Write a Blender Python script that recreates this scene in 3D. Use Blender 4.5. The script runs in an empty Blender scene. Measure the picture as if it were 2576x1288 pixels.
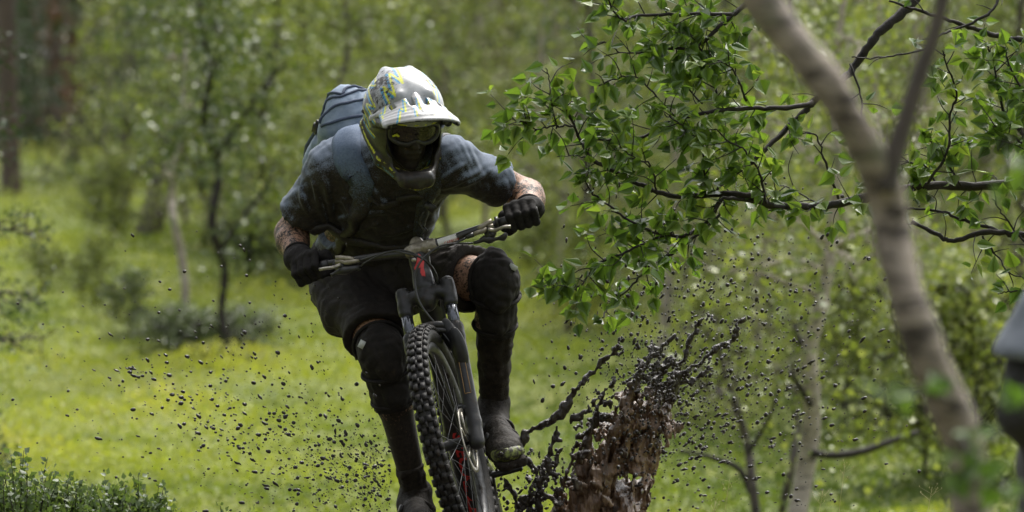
import bpy, math, random
import numpy as np
from mathutils import Vector, Matrix, Euler

# ------------------------------------------------------------------ camera, sky, sun, exposure
sc = bpy.context.scene
LENS, FOC = 150.0, 12.93
FPX = 2576 * LENS / 36.0
CAMZ = 1.35
PITCH = math.atan((644 - 300) / FPX)
cam_d = bpy.data.cameras.new("camera")
cam_d.lens = LENS
cam_d.sensor_width = 36.0
cam_d.clip_start = 0.1
cam_d.clip_end = 6000
cam_d.dof.use_dof = True
cam_d.dof.focus_distance = 12.85
cam_d.dof.aperture_fstop = 3.7
cam = bpy.data.objects.new("camera", cam_d)
sc.collection.objects.link(cam)
cam.location = (0, 0, CAMZ)
cam.rotation_euler = (math.radians(90) - PITCH, 0, 0)
sc.camera = cam

SUN_EL, SUN_AZ = 58.0, 25.0          # azimuth measured from +Y (away from the camera) towards +X
world = bpy.data.worlds.new("World")
sc.world = world
world.use_nodes = True
wn = world.node_tree.nodes
wl = world.node_tree.links
wn.clear()
w_out = wn.new("ShaderNodeOutputWorld")
w_bg = wn.new("ShaderNodeBackground")
w_sky = wn.new("ShaderNodeTexSky")
w_sky.sky_type = 'NISHITA'
w_sky.sun_disc = False
w_sky.sun_elevation = math.radians(SUN_EL)
w_sky.sun_rotation = math.radians(SUN_AZ)
w_sky.air_density = 1.0
w_sky.dust_density = 4.0
w_hsv = wn.new("ShaderNodeHueSaturation")     # thin overcast: the blue is washed out of the whole sky evenly
w_hsv.inputs["Saturation"].default_value = 0.22
w_bg.inputs["Strength"].default_value = 0.15
wl.new(w_sky.outputs[0], w_hsv.inputs["Color"])
wl.new(w_hsv.outputs[0], w_bg.inputs["Color"])
wl.new(w_bg.outputs[0], w_out.inputs["Surface"])

sun_d = bpy.data.lights.new("sun", 'SUN')
sun_d.energy = 1.5
sun_d.angle = math.radians(24)
sun_d.color = (1.0, 0.96, 0.88)
sun = bpy.data.objects.new("sun", sun_d)
sc.collection.objects.link(sun)
_el, _az = math.radians(SUN_EL), math.radians(SUN_AZ)
_sd = Vector((math.sin(_az) * math.cos(_el), math.cos(_az) * math.cos(_el), math.sin(_el)))
sun.rotation_euler = _sd.to_track_quat('Z', 'Y').to_euler()

vs = sc.view_settings
vs.view_transform = 'Standard'
vs.look = 'None'
vs.exposure = 1.3
vs.gamma = 1.0
vs.use_curve_mapping = False
sc.render.engine = 'CYCLES'
sc.cycles.use_denoising = True
sc.cycles.max_bounces = 8
sc.cycles.transparent_max_bounces = 12
sc.cycles.sample_clamp_indirect = 6.0

# ------------------------------------------------------------------ helpers
C = sc.collection
rng = np.random.default_rng(11)
random.seed(5)
V3 = lambda *a: np.array(a, dtype=np.float64)

_fw = V3(0, math.cos(PITCH), -math.sin(PITCH))
_up = V3(0, math.sin(PITCH), math.cos(PITCH))


def at(px, py, Y):
    """world point at depth Y (metres along +Y) for a position measured in the photograph (2576 px wide)"""
    ray = _fw + V3(1, 0, 0) * ((px - 1288) / FPX) + _up * ((644 - py) / FPX)
    return V3(0, 0, CAMZ) + ray * (Y / ray[1])


def P(px, py, d):
    return at(px, py, FOC + d)


def unit(v):
    v = np.asarray(v, float)
    return v / (np.linalg.norm(v) + 1e-12)


class MB:
    """collects geometry for ONE mesh object"""
    def __init__(s):
        s.V, s.F, s.n, s.A = [], [], 0, []

    def add(s, V, F, a=0.0):
        V = np.asarray(V, float).reshape(-1, 3)
        F = np.asarray(F, int)
        s.V.append(V)
        s.F.append(F + s.n)
        s.A.append(np.full(len(V), a) if np.isscalar(a) else np.asarray(a, float))
        s.n += len(V)
        return s

    def tube(s, pts, rad, seg=8, a=0.0, smooth=0, flat=None):
        s.add(*tube(pts, rad, seg, smooth, flat), a=a)
        return s

    def box(s, c, ax, half, a=0.0):
        c = np.asarray(c, float)
        ax = [np.asarray(v, float) for v in ax]
        V = [c + sx * half[0] * ax[0] + sy * half[1] * ax[1] + sz * half[2] * ax[2]
             for sx in (-1, 1) for sy in (-1, 1) for sz in (-1, 1)]
        F = [(0, 1, 3, 2), (4, 6, 7, 5), (0, 4, 5, 1), (2, 3, 7, 6), (0, 2, 6, 4), (1, 5, 7, 3)]
        s.add(V, F, a)
        return s

    def poly3(s, pts, thick, n, a=0.0):
        """a flat outline given real thickness along n"""
        pts = np.asarray(pts, float)
        k = len(pts)
        n = np.asarray(n, float)
        c0, c1 = pts.mean(0), pts.mean(0) + n * thick
        V = np.vstack([pts, pts + n * thick, c0, c1])
        T = []
        for i in range(k):
            j = (i + 1) % k
            T += [(i, j, 2 * k), (k + j, k + i, 2 * k + 1), (i, k + i, j), (k + i, k + j, j)]
        s.add(V, T, a)
        return s


def cat(pts, sub):
    """Catmull-Rom resampling of rows of any width"""
    p = np.asarray(pts, float)
    if sub <= 1 or len(p) < 3:
        return p
    q = np.vstack([2 * p[0] - p[1], p, 2 * p[-1] - p[-2]])
    out = []
    for i in range(1, len(q) - 2):
        for j in range(sub):
            t = j / sub
            a, b, c, d = q[i - 1], q[i], q[i + 1], q[i + 2]
            out.append(0.5 * (2 * b + (c - a) * t + (2 * a - 5 * b + 4 * c - d) * t * t + (3 * b - a - 3 * c + d) * t ** 3))
    out.append(p[-1])
    return np.array(out)


def tube(pts, rad, seg=8, smooth=0, flat=None):
    p = np.asarray(pts, float)
    r = np.full(len(p), rad, float) if np.isscalar(rad) else np.asarray(rad, float)
    if smooth > 1:
        pr = cat(np.column_stack([p, r]), smooth)
        p, r = pr[:, :3], np.maximum(pr[:, 3], 1e-5)
    n = len(p)
    t = np.gradient(p, axis=0)
    t /= np.linalg.norm(t, axis=1)[:, None] + 1e-12
    ref = np.array([0, 0, 1.0]) if abs(t[0][2]) < 0.9 else np.array([0, 1.0, 0])
    u = unit(np.cross(ref, t[0]))
    rings = []
    ang = np.linspace(0, 2 * np.pi, seg, endpoint=False)
    for i in range(n):
        u = u - t[i] * np.dot(u, t[i])
        u = unit(u)
        v = np.cross(t[i], u)
        rings.append(p[i] + r[i] * (np.cos(ang)[:, None] * u + np.sin(ang)[:, None] * v))
    V = np.vstack(rings + [p[:1], p[-1:]])
    F = []
    i = np.arange(n - 1)[:, None] * seg
    j = np.arange(seg)[None]
    k = (j + 1) % seg
    Q = np.stack([i + j, i + k, i + seg + k, i + seg + j], -1).reshape(-1, 4)
    c0, c1 = n * seg, n * seg + 1
    jj = np.arange(seg)
    kk = (jj + 1) % seg
    cap0 = np.stack([np.full(seg, c0), kk, jj, np.full(seg, c0)], -1)
    b = (n - 1) * seg
    cap1 = np.stack([np.full(seg, c1), b + jj, b + kk, np.full(seg, c1)], -1)
    return V, np.vstack([Q, cap0, cap1])


def mesh_np(name, Vs, Fs, attrs=None, smooth=True):
    """fast mesh from vertex array and a list of face arrays (width 3 or 4; a quad whose last == first is a triangle)"""
    me = bpy.data.meshes.new(name)
    tris, quads = [], []
    for F in Fs:
        F = np.asarray(F, np.int32)
        if F.shape[1] == 3:
            tris.append(F)
        else:
            deg = F[:, 0] == F[:, 3]
            if deg.any():
                tris.append(F[deg][:, :3])
                F = F[~deg]
            quads.append(F)
    T = np.vstack(tris) if tris else np.zeros((0, 3), np.int32)
    Q = np.vstack(quads) if quads else np.zeros((0, 4), np.int32)
    me.vertices.add(len(Vs))
    me.vertices.foreach_set('co', np.ascontiguousarray(Vs, np.float32).ravel())
    loops = np.concatenate([T.ravel(), Q.ravel()]).astype(np.int32)
    me.loops.add(len(loops))
    me.loops.foreach_set('vertex_index', loops)
    starts = np.concatenate([np.arange(len(T)) * 3, len(T) * 3 + np.arange(len(Q)) * 4]).astype(np.int32)
    me.polygons.add(len(starts))
    me.polygons.foreach_set('loop_start', starts)
    me.update(calc_edges=True)
    me.validate()
    if smooth:
        me.polygons.foreach_set('use_smooth', np.ones(len(me.polygons), bool))
    for k, v in (attrs or {}).items():
        v = np.asarray(v, np.float32)
        if v.ndim == 1:
            a = me.attributes.new(k, 'FLOAT', 'POINT')
            a.data.foreach_set('value', v)
        else:
            a = me.attributes.new(k, 'FLOAT_COLOR', 'POINT')
            a.data.foreach_set('color', np.column_stack([v, np.ones(len(v))]).astype(np.float32).ravel())
    return me


def root_loc(o):
    l = np.zeros(3)
    while o is not None:
        l += np.array(o.location)
        o = o.parent
    return l


def link(name, me, mat, parent=None, loc=None):
    o = bpy.data.objects.new(name, me)
    C.objects.link(o)
    if parent is not None:
        o.parent = parent
    if loc is not None:
        o.location = loc
    if mat is not None and me is not None and not me.materials:
        me.materials.append(mat)
    return o


def build(name, mb, mat, parent=None, smooth=True, attrs=None, origin=None):
    """world-space geometry -> an object; a part's coordinates are taken relative to its parent,
    a top-level mesh gets its origin at 'origin' (default: bottom centre)"""
    if isinstance(mb, MB):
        Vw = np.vstack(mb.V)
        Fs = mb.F
        attrs = dict(attrs or {})
        attrs['tone'] = np.concatenate(mb.A)
    else:
        Vw, Fs = mb[0], [mb[1]]
    if parent is not None:
        org = root_loc(parent)
        loc = None
    else:
        org = np.array(origin) if origin is not None else V3((Vw[:, 0].min() + Vw[:, 0].max()) / 2, (Vw[:, 1].min() + Vw[:, 1].max()) / 2, Vw[:, 2].min())
        loc = org
    me = mesh_np(name, Vw - org, Fs, attrs, smooth)
    return link(name, me, mat, parent, loc)


def thing(name, loc, label, cat_, group=None):
    o = bpy.data.objects.new(name, None)
    C.objects.link(o)
    o.location = loc
    o.empty_display_size = 0.1
    tag(o, label, cat_, group)
    bpy.context.view_layer.update()
    return o


def part_empty(name, parent):
    o = bpy.data.objects.new(name, None)
    C.objects.link(o)
    o.parent = parent
    o.empty_display_size = 0.05
    return o


def tag(o, label, cat_, group=None, kind=None):
    if label:
        o["label"] = label
    if cat_:
        o["category"] = cat_
    if group:
        o["group"] = group
    if kind:
        o["kind"] = kind
    return o


# ------------------------------------------------------------------ signed distance fields -> mesh (surface nets)
class SDF:
    def __init__(s, lo, hi, h):
        s.lo, s.h = np.asarray(lo, float), h
        s.n = np.ceil((np.asarray(hi, float) - s.lo) / h).astype(int) + 1
        s.ax = [(s.lo[i] + np.arange(s.n[i]) * h).astype(np.float32) for i in range(3)]
        s.f = np.full(s.n, 0.5, np.float32)

    def _blk(s, lo, hi):
        i0 = np.maximum(np.floor((lo - s.lo) / s.h).astype(int), 0)
        i1 = np.minimum(np.ceil((hi - s.lo) / s.h).astype(int) + 1, s.n)
        return tuple(slice(a, max(a, b)) for a, b in zip(i0, i1))

    def xyz(s, b=(slice(None),) * 3):
        return s.ax[0][b[0]][:, None, None], s.ax[1][b[1]][None, :, None], s.ax[2][b[2]][None, None, :]

    def put(s, prim, k=0.02, op='u'):
        fn, lo, hi = prim
        m = k + 0.03
        b = s._blk(lo - m, hi + m)
        F = s.f[b]
        if F.size == 0:
            return s
        D = fn(*s.xyz(b)).astype(np.float32)
        if op == 's':
            F = -F
        h = np.clip(0.5 + 0.5 * (F - D) / k, 0, 1)
        R = F * (1 - h) + D * h - k * h * (1 - h)
        s.f[b] = -R if op == 's' else R
        return s

    def limb(s, pts, rad, k=0.02):
        for i in range(len(pts) - 1):
            s.put(cap(pts[i], pts[i + 1], rad[i], rad[i + 1]), k)
        return s

    def clip(s, p, n):
        """keep the half-space where dot(x-p,n) < 0"""
        x, y, z = s.xyz()
        d = (x - p[0]) * n[0] + (y - p[1]) * n[1] + (z - p[2]) * n[2]
        s.f = np.maximum(s.f, d.astype(np.float32))
        return s

    def warp(s, fn):
        s.f = s.f + fn(*s.xyz()).astype(np.float32)
        return s

    def sample(s, pts):
        q = (np.asarray(pts) - s.lo) / s.h
        q = np.clip(q, 0, s.n - 1.001)
        i = q.astype(int)
        t = q - i
        r = 0
        for dx in (0, 1):
            for dy in (0, 1):
                for dz in (0, 1):
                    w = (t[:, 0] if dx else 1 - t[:, 0]) * (t[:, 1] if dy else 1 - t[:, 1]) * (t[:, 2] if dz else 1 - t[:, 2])
                    r = r + w * s.f[i[:, 0] + dx, i[:, 1] + dy, i[:, 2] + dz]
        return r

    def grad(s, pts):
        e = s.h * 0.7
        g = np.stack([s.sample(pts + np.eye(3)[i] * e) - s.sample(pts - np.eye(3)[i] * e) for i in range(3)], 1)
        return g / (np.linalg.norm(g, axis=1)[:, None] + 1e-9)

    def mesh(s):
        f = s.f
        f[0], f[-1] = 0.1, 0.1
        f[:, 0], f[:, -1] = 0.1, 0.1
        f[:, :, 0], f[:, :, -1] = 0.1, 0.1
        S = f < 0
        cnt = np.zeros(tuple(s.n - 1), np.int8)
        for dx in (0, 1):
            for dy in (0, 1):
                for dz in (0, 1):
                    cnt += S[dx:s.n[0] - 1 + dx, dy:s.n[1] - 1 + dy, dz:s.n[2] - 1 + dz]
        act = (cnt > 0) & (cnt < 8)
        idx = np.full(act.shape, -1, np.int64)
        cells = np.argwhere(act)
        idx[act] = np.arange(len(cells))
        acc = np.zeros((len(cells), 3))
        num = np.zeros(len(cells))
        cor = [(a, b, c) for a in (0, 1) for b in (0, 1) for c in (0, 1)]
        for a in cor:
            for ax in range(3):
                if a[ax] == 0:
                    b = list(a)
                    b[ax] = 1
                    va = f[cells[:, 0] + a[0], cells[:, 1] + a[1], cells[:, 2] + a[2]]
                    vb = f[cells[:, 0] + b[0], cells[:, 1] + b[1], cells[:, 2] + b[2]]
                    x = (va < 0) != (vb < 0)
                    t = np.where(x, va / np.where(x, va - vb, 1), 0)
                    pt = np.array(a, float)[None].repeat(len(cells), 0)
                    pt[:, ax] = t
                    acc += pt * x[:, None]
                    num += x
        V = s.lo + (cells + acc / num[:, None]) * s.h
        Fs = []
        for ax in range(3):
            o = [i for i in range(3) if i != ax]
            sl0 = [slice(1, -1)] * 3
            sl0[ax] = slice(0, -1)
            sl1 = [slice(1, -1)] * 3
            sl1[ax] = slice(1, None)
            A, B = S[tuple(sl0)], S[tuple(sl1)]
            e = np.argwhere(A != B)
            flip = A[tuple(e.T)]
            e[:, o[0]] += 1
            e[:, o[1]] += 1
            q = []
            for (da, db) in ((0, 0), (-1, 0), (-1, -1), (0, -1)):
                c = e.copy()
                c[:, o[0]] += da
                c[:, o[1]] += db
                q.append(idx[tuple(c.T)])
            q = np.stack(q, 1)
            if ax == 1:
                flip = ~flip
            q[~flip] = q[~flip][:, ::-1]
            Fs.append(q)
        return V, np.vstack(Fs)


def cap(a, b, ra, rb):
    a, b = np.asarray(a, float), np.asarray(b, float)
    d = b - a
    L = float(d @ d) + 1e-12

    def fn(x, y, z):
        t = np.clip(((x - a[0]) * d[0] + (y - a[1]) * d[1] + (z - a[2]) * d[2]) / L, 0, 1)
        return np.sqrt((x - a[0] - d[0] * t) ** 2 + (y - a[1] - d[1] * t) ** 2 + (z - a[2] - d[2] * t) ** 2) - (ra + (rb - ra) * t)
    r = max(ra, rb)
    return fn, np.minimum(a, b) - r, np.maximum(a, b) + r


def ell(c, ax, r):
    """ellipsoid with axes ax (rows) and radii r"""
    c = np.asarray(c, float)
    ax = np.asarray(ax, float)

    def fn(x, y, z):
        q = [((x - c[0]) * ax[i][0] + (y - c[1]) * ax[i][1] + (z - c[2]) * ax[i][2]) for i in range(3)]
        k0 = np.sqrt(sum((q[i] / r[i]) ** 2 for i in range(3)))
        k1 = np.sqrt(sum((q[i] / r[i] ** 2) ** 2 for i in range(3))) + 1e-6
        return k0 * (k0 - 1) / k1
    m = max(r)
    return fn, c - m, c + m


def rbox(c, ax, half, rd):
    c = np.asarray(c, float)
    ax = np.asarray(ax, float)

    def fn(x, y, z):
        q = [np.abs((x - c[0]) * ax[i][0] + (y - c[1]) * ax[i][1] + (z - c[2]) * ax[i][2]) - half[i] + rd for i in range(3)]
        out = np.sqrt(sum(np.maximum(v, 0) ** 2 for v in q))
        return out + np.minimum(np.maximum(np.maximum(q[0], q[1]), q[2]), 0) - rd
    m = math.sqrt(sum(h * h for h in half))
    return fn, c - m, c + m


def wob(seed, freq, amp, stretch=(1, 1, 1), ridge=False):
    """smooth pseudo-noise displacement for a field"""
    r = np.random.default_rng(seed)
    K = [(r.normal(size=3) * freq * np.array(stretch), r.uniform(0, 6.28), r.normal(size=3) * freq * 0.45, r.uniform(0, 6.28)) for _ in range(5)]

    def fn(x, y, z):
        t = 0
        for k, ph, k2, ph2 in K:
            w = np.sin(x * k2[0] + y * k2[1] + z * k2[2] + ph2)
            v = np.sin(x * k[0] + y * k[1] + z * k[2] + ph + 1.6 * w)
            t = t + ((1 - 2 * np.abs(v)) if ridge else v)
        return t * (amp / 2.2)
    return fn


# ------------------------------------------------------------------ materials
def new_mat(name):
    m = bpy.data.materials.new(name)
    m.use_nodes = True
    nt = m.node_tree
    nt.nodes.clear()
    return m, nt, nt.nodes, nt.links


def nz(N, L, vec, scale, detail=4.0, rough=0.6, dist=0.0):
    n = N.new("ShaderNodeTexNoise")
    n.inputs["Scale"].default_value = scale
    n.inputs["Detail"].default_value = detail
    n.inputs["Roughness"].default_value = rough
    n.inputs["Distortion"].default_value = dist
    L.new(vec, n.inputs["Vector"])
    return n.outputs["Fac"]


def ramp(N, L, fac, stops, interp='LINEAR'):
    r = N.new("ShaderNodeValToRGB")
    e = r.color_ramp
    e.interpolation = interp
    while len(e.elements) < len(stops):
        e.elements.new(0.5)
    for i, (p, c) in enumerate(stops):
        e.elements[i].position = p
        if not hasattr(c, '__len__'):
            c = (c, c, c)
        e.elements[i].color = (*c, 1)
    L.new(fac, r.inputs["Fac"])
    return r.outputs["Color"]


def mixc(N, L, fac, a, b, mode='MIX'):
    m = N.new("ShaderNodeMix")
    m.data_type = 'RGBA'
    m.blend_type = mode
    for s, v in ((0, fac), (6, a), (7, b)):
        if isinstance(v, (int, float)):
            m.inputs[s].default_value = v
        elif isinstance(v, tuple):
            m.inputs[s].default_value = (*v, 1)
        else:
            L.new(v, m.inputs[s])
    return m.outputs[2]


def math_(N, L, op, a, b=0.0, clamp=False):
    m = N.new("ShaderNodeMath")
    m.operation = op
    m.use_clamp = clamp
    for i, v in enumerate((a, b)):
        if isinstance(v, (int, float)):
            m.inputs[i].default_value = v
        else:
            L.new(v, m.inputs[i])
    return m.outputs[0]


MUD_A, MUD_B = (0.008, 0.006, 0.0045), (0.030, 0.021, 0.014)


def pmat(name, c0, c1, scale=30.0, rough=0.6, bump=0.2, bump_scale=None, bump_dist=0.002, mud=None, mud_scale=60.0,
         mud_attr=None, spec=0.5, metallic=0.0, attr_col=None, mud_rough=0.35, stretch=None, coat=0.0, sheen=0.0, weave=0.0, mud_hi=0.08, mud_big=0.5):
    """two-tone noise colour, fine relief, optional mud spatter (mud = coverage 0..1, mud_attr = per-vertex extra coverage)"""
    m, nt, N, L = new_mat(name)
    out = N.new("ShaderNodeOutputMaterial")
    b = N.new("ShaderNodeBsdfPrincipled")
    tc = N.new("ShaderNodeTexCoord").outputs["Object"]
    if stretch:
        mp = N.new("ShaderNodeMapping")
        mp.inputs["Scale"].default_value = stretch
        L.new(tc, mp.inputs["Vector"])
        tcs = mp.outputs[0]
    else:
        tcs = tc
    n1 = nz(N, L, tcs, scale, 5.0, 0.65)
    if attr_col:
        a = N.new("ShaderNodeAttribute")
        a.attribute_name = attr_col
        v = ramp(N, L, n1, [(0.3, 0.75), (0.7, 1.0)])
        col = mixc(N, L, 1.0, a.outputs["Color"], v, 'MULTIPLY')
    else:
        col = ramp(N, L, n1, [(0.32, c0), (0.68, c1)])
    rgh = rough
    if mud is not None:
        ma = nz(N, L, tc, mud_scale, 6.0, 0.7, 0.3)
        mb_ = nz(N, L, tc, mud_scale * 0.16, 3.0, 0.6, 0.2)
        s = math_(N, L, 'ADD', math_(N, L, 'MULTIPLY', mb_, mud_big), math_(N, L, 'MULTIPLY', ma, 1 - mud_big))
        if mud_attr:
            at_ = N.new("ShaderNodeAttribute")
            at_.attribute_name = mud_attr
            s = math_(N, L, 'ADD', s, math_(N, L, 'MULTIPLY', at_.outputs["Fac"], 0.55))
        th = 0.72 - 0.42 * mud
        mask = ramp(N, L, s, [(th, 0.0), (th + mud_hi, 1.0)])
        mc = ramp(N, L, nz(N, L, tc, 90.0, 4.0), [(0.35, MUD_A), (0.7, MUD_B)])
        col = mixc(N, L, mask, col, mc)
        rgh = math_(N, L, 'ADD', math_(N, L, 'MULTIPLY', mask, mud_rough - rough), rough)
    L.new(col, b.inputs["Base Color"])
    if isinstance(rgh, float):
        rv = ramp(N, L, n1, [(0.3, max(rough - 0.12, 0.03)), (0.7, min(rough + 0.1, 1))])
        L.new(rv, b.inputs["Roughness"])
    else:
        L.new(rgh, b.inputs["Roughness"])
    b.inputs["Specular IOR Level"].default_value = spec
    b.inputs["Metallic"].default_value = metallic
    b.inputs["Coat Weight"].default_value = coat
    b.inputs["Coat Roughness"].default_value = 0.12
    b.inputs["Sheen Weight"].default_value = sheen
    if bump:
        nb = nz(N, L, tcs, bump_scale or scale * 3, 5.0, 0.65)
        if mud is not None:
            nb = math_(N, L, 'ADD', nb, math_(N, L, 'MULTIPLY', mask, 0.7))
        bp = N.new("ShaderNodeBump")
        bp.inputs["Strength"].default_value = bump
        bp.inputs["Distance"].default_value = bump_dist
        L.new(nb, bp.inputs["Height"])
        L.new(bp.outputs[0], b.inputs["Normal"])
    L.new(b.outputs[0], out.inputs["Surface"])
    return m


def leaf_mat(name, stops, rough=0.35, trans=0.4, tint=(1.25, 1.35, 0.5), spec=0.5, obj_rand=False, nscale=8.0, attr='tone'):
    """two-sided leaf: colour by per-leaf tone, gloss on top, light coming through"""
    m, nt, N, L = new_mat(name)
    out = N.new("ShaderNodeOutputMaterial")
    b = N.new("ShaderNodeBsdfPrincipled")
    t = N.new("ShaderNodeBsdfTranslucent")
    mx = N.new("ShaderNodeMixShader")
    tc = N.new("ShaderNodeTexCoord").outputs["Object"]
    if obj_rand:
        oi = N.new("ShaderNodeObjectInfo")
        f = oi.outputs["Random"]
    else:
        a = N.new("ShaderNodeAttribute")
        a.attribute_name = attr
        f = a.outputs["Fac"]
    n = nz(N, L, tc, nscale, 3.0)
    f2 = math_(N, L, 'ADD', math_(N, L, 'MULTIPLY', f, 0.7), math_(N, L, 'MULTIPLY', n, 0.3))
    col = ramp(N, L, f2, stops)
    L.new(col, b.inputs["Base Color"])
    b.inputs["Roughness"].default_value = rough
    b.inputs["Specular IOR Level"].default_value = spec
    c2 = mixc(N, L, 1.0, col, tint, 'MULTIPLY')
    L.new(c2, t.inputs["Color"])
    mx.inputs[0].default_value = trans
    L.new(b.outputs[0], mx.inputs[1])
    L.new(t.outputs[0], mx.inputs[2])
    L.new(mx.outputs[0], out.inputs["Surface"])
    return m


def glass_mat(name, col, rough, alpha):
    m, nt, N, L = new_mat(name)
    out = N.new("ShaderNodeOutputMaterial")
    b = N.new("ShaderNodeBsdfPrincipled")
    t = N.new("ShaderNodeBsdfTransparent")
    t.inputs["Color"].default_value = (0.5, 0.45, 0.4, 1)
    mx = N.new("ShaderNodeMixShader")
    tc = N.new("ShaderNodeTexCoord").outputs["Object"]
    L.new(ramp(N, L, nz(N, L, tc, 40, 4), [(0.4, col), (0.7, tuple(min(1, c * 2.2) for c in col))]), b.inputs["Base Color"])
    L.new(ramp(N, L, nz(N, L, tc, 70, 4), [(0.4, rough), (0.7, rough + 0.3)]), b.inputs["Roughness"])
    mx.inputs[0].default_value = alpha
    L.new(t.outputs[0], mx.inputs[1])
    L.new(b.outputs[0], mx.inputs[2])
    L.new(mx.outputs[0], out.inputs["Surface"])
    return m
# ------------------------------------------------------------------ the rider
M = {}
M['skin'] = pmat('muddy_skin', (0.24, 0.13, 0.08), (0.35, 0.20, 0.13), 18, 0.5, 0.25, 120, 0.001, mud=0.42, mud_scale=130, mud_attr='mud', mud_big=0.35, mud_rough=0.62, spec=0.35)
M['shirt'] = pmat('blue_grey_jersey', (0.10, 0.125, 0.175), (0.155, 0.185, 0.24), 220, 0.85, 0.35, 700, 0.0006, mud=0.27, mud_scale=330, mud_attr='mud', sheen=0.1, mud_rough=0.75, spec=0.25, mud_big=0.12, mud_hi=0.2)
M['pack'] = pmat('pale_blue_pack_cloth', (0.14, 0.19, 0.26), (0.22, 0.27, 0.345), 60, 0.8, 0.3, 500, 0.0008, mud=0.2, mud_scale=120, mud_rough=0.6)
M['pack_dark'] = pmat('dark_blue_pack_trim', (0.035, 0.05, 0.085), (0.06, 0.08, 0.125), 60, 0.8, 0.3, 400, 0.0008, mud=0.2, mud_scale=120, mud_rough=0.6)
M['strap'] = pmat('blue_mesh_strap', (0.065, 0.098, 0.165), (0.115, 0.155, 0.225), 160, 0.8, 0.6, 260, 0.002, mud=0.3, mud_scale=230, mud_attr='mud', mud_rough=0.6, mud_big=0.15, mud_hi=0.16)
M['shorts'] = pmat('wet_black_shorts', (0.010, 0.008, 0.007), (0.022, 0.017, 0.014), 40, 0.75, 0.5, 240, 0.002, mud=0.35, mud_scale=80, mud_rough=0.6, spec=0.25)
M['pad'] = pmat('black_knee_pad_cloth', (0.008, 0.007, 0.006), (0.019, 0.015, 0.013), 60, 0.8, 0.5, 260, 0.0015, mud=0.35, mud_scale=90, mud_rough=0.6, spec=0.25)
M['glove'] = pmat('black_glove_cloth', (0.007, 0.006, 0.006), (0.016, 0.014, 0.013), 90, 0.85, 0.5, 350, 0.001, mud=0.25, mud_scale=120, mud_rough=0.7, spec=0.2)
M['sock'] = pmat('mud_soaked_sock', (0.010, 0.008, 0.006), (0.03, 0.022, 0.015), 70, 0.75, 0.8, 200, 0.004, mud=0.4, mud_scale=90, spec=0.2, mud_rough=0.65)
M['shoe'] = pmat('muddy_shoe', (0.010, 0.008, 0.006), (0.030, 0.024, 0.018), 60, 0.7, 0.8, 130, 0.004, mud=0.5, mud_scale=70, spec=0.2, mud_rough=0.6)
M['toe'] = pmat('yellow_green_toe_cap', (0.16, 0.19, 0.03), (0.27, 0.31, 0.06), 60, 0.45, 0.5, 130, 0.002, mud=0.66, mud_scale=70)
M['helmet'] = pmat('helmet_paint', (0.5,) * 3, (0.6,) * 3, 60, 0.28, 0.15, 200, 0.0006, mud=0.40, mud_scale=75, attr_col='paint', coat=0.15, mud_attr='mud', mud_rough=0.6, mud_big=0.45, spec=0.4)
M['black_plastic'] = pmat('black_plastic', (0.012, 0.012, 0.012), (0.03, 0.028, 0.026), 70, 0.4, 0.3, 180, 0.0008, mud=0.25, mud_scale=90)
M['yellow'] = pmat('acid_yellow_print', (0.50, 0.52, 0.02), (0.66, 0.66, 0.05), 120, 0.4, 0.0, mud=0.2, mud_scale=200)
M['foam'] = pmat('dark_foam', (0.012, 0.011, 0.011), (0.022, 0.02, 0.02), 100, 0.95, 0.3, 300, 0.001)
M['lens'] = glass_mat('muddy_goggle_lens', (0.022, 0.017, 0.011), 0.12, 0.88)
M['tagm'] = pmat('pale_tag', (0.45, 0.47, 0.45), (0.6, 0.62, 0.58), 90, 0.6, 0.2, mud=0.25, mud_scale=200)
M['eye'] = pmat('eye_white', (0.4, 0.38, 0.36), (0.5, 0.48, 0.45), 30, 0.2, 0.0)

rider = thing('person', P(985, 1400, 0.3), 'cyclist in grey-blue jersey and full-face helmet crouched over the bicycle', 'person')

# joints, measured in the photograph with a depth behind (+) or before (-) the plane of focus
J = dict(
    pelvis=P(930, 672, .47), waist=P(930, 585, .40), chest=P(962, 480, .24), ribs=P(945, 540, .33), neck=P(1000, 405, .10), skull=P(1018, 300, -.02),
    rsh=P(838, 424, .18), lsh=P(1132, 412, .03), relb=P(730, 588, .32), lelb=P(1328, 490, .20),
    rwri=P(752, 650, .13), lwri=P(1330, 528, -.01), rhand=P(782, 672, .075), lhand=P(1312, 549, -.07),
    rhip=P(893, 700, .46), lhip=P(1005, 685, .42), rkne=P(962, 890, .12), lkne=P(1246, 705, .10),
    rank=P(1046, 1240, .30), lank=P(1243, 1015, .30))
spine = unit(J['neck'] - J['pelvis'])
side = unit(J['lsh'] - J['rsh'])                       # to the rider's left = right in the picture
side = unit(side - spine * (side @ spine))
back = np.cross(side, spine)                            # out of the back, up and away from the camera
if back[1] < 0:
    back = -back
TAX = [side, spine, back]

# head frame
HY, HP, HR = math.radians(20), math.radians(25), math.radians(3)
hf = V3(math.sin(HY) * math.cos(HP), -math.cos(HY) * math.cos(HP), -math.sin(HP))
hs = V3(math.cos(HY), math.sin(HY), 0)
hu = np.cross(hs, hf)
if hu[2] < 0:
    hu = -hu
hs, hu = hs * math.cos(HR) + hu * math.sin(HR), hu * math.cos(HR) - hs * math.sin(HR)
HC = P(1019, 305, -.05)
HAX = [hs, hf, hu]


def hl(a, b, c):
    return HC + hs * a + hf * b + hu * c


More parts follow.
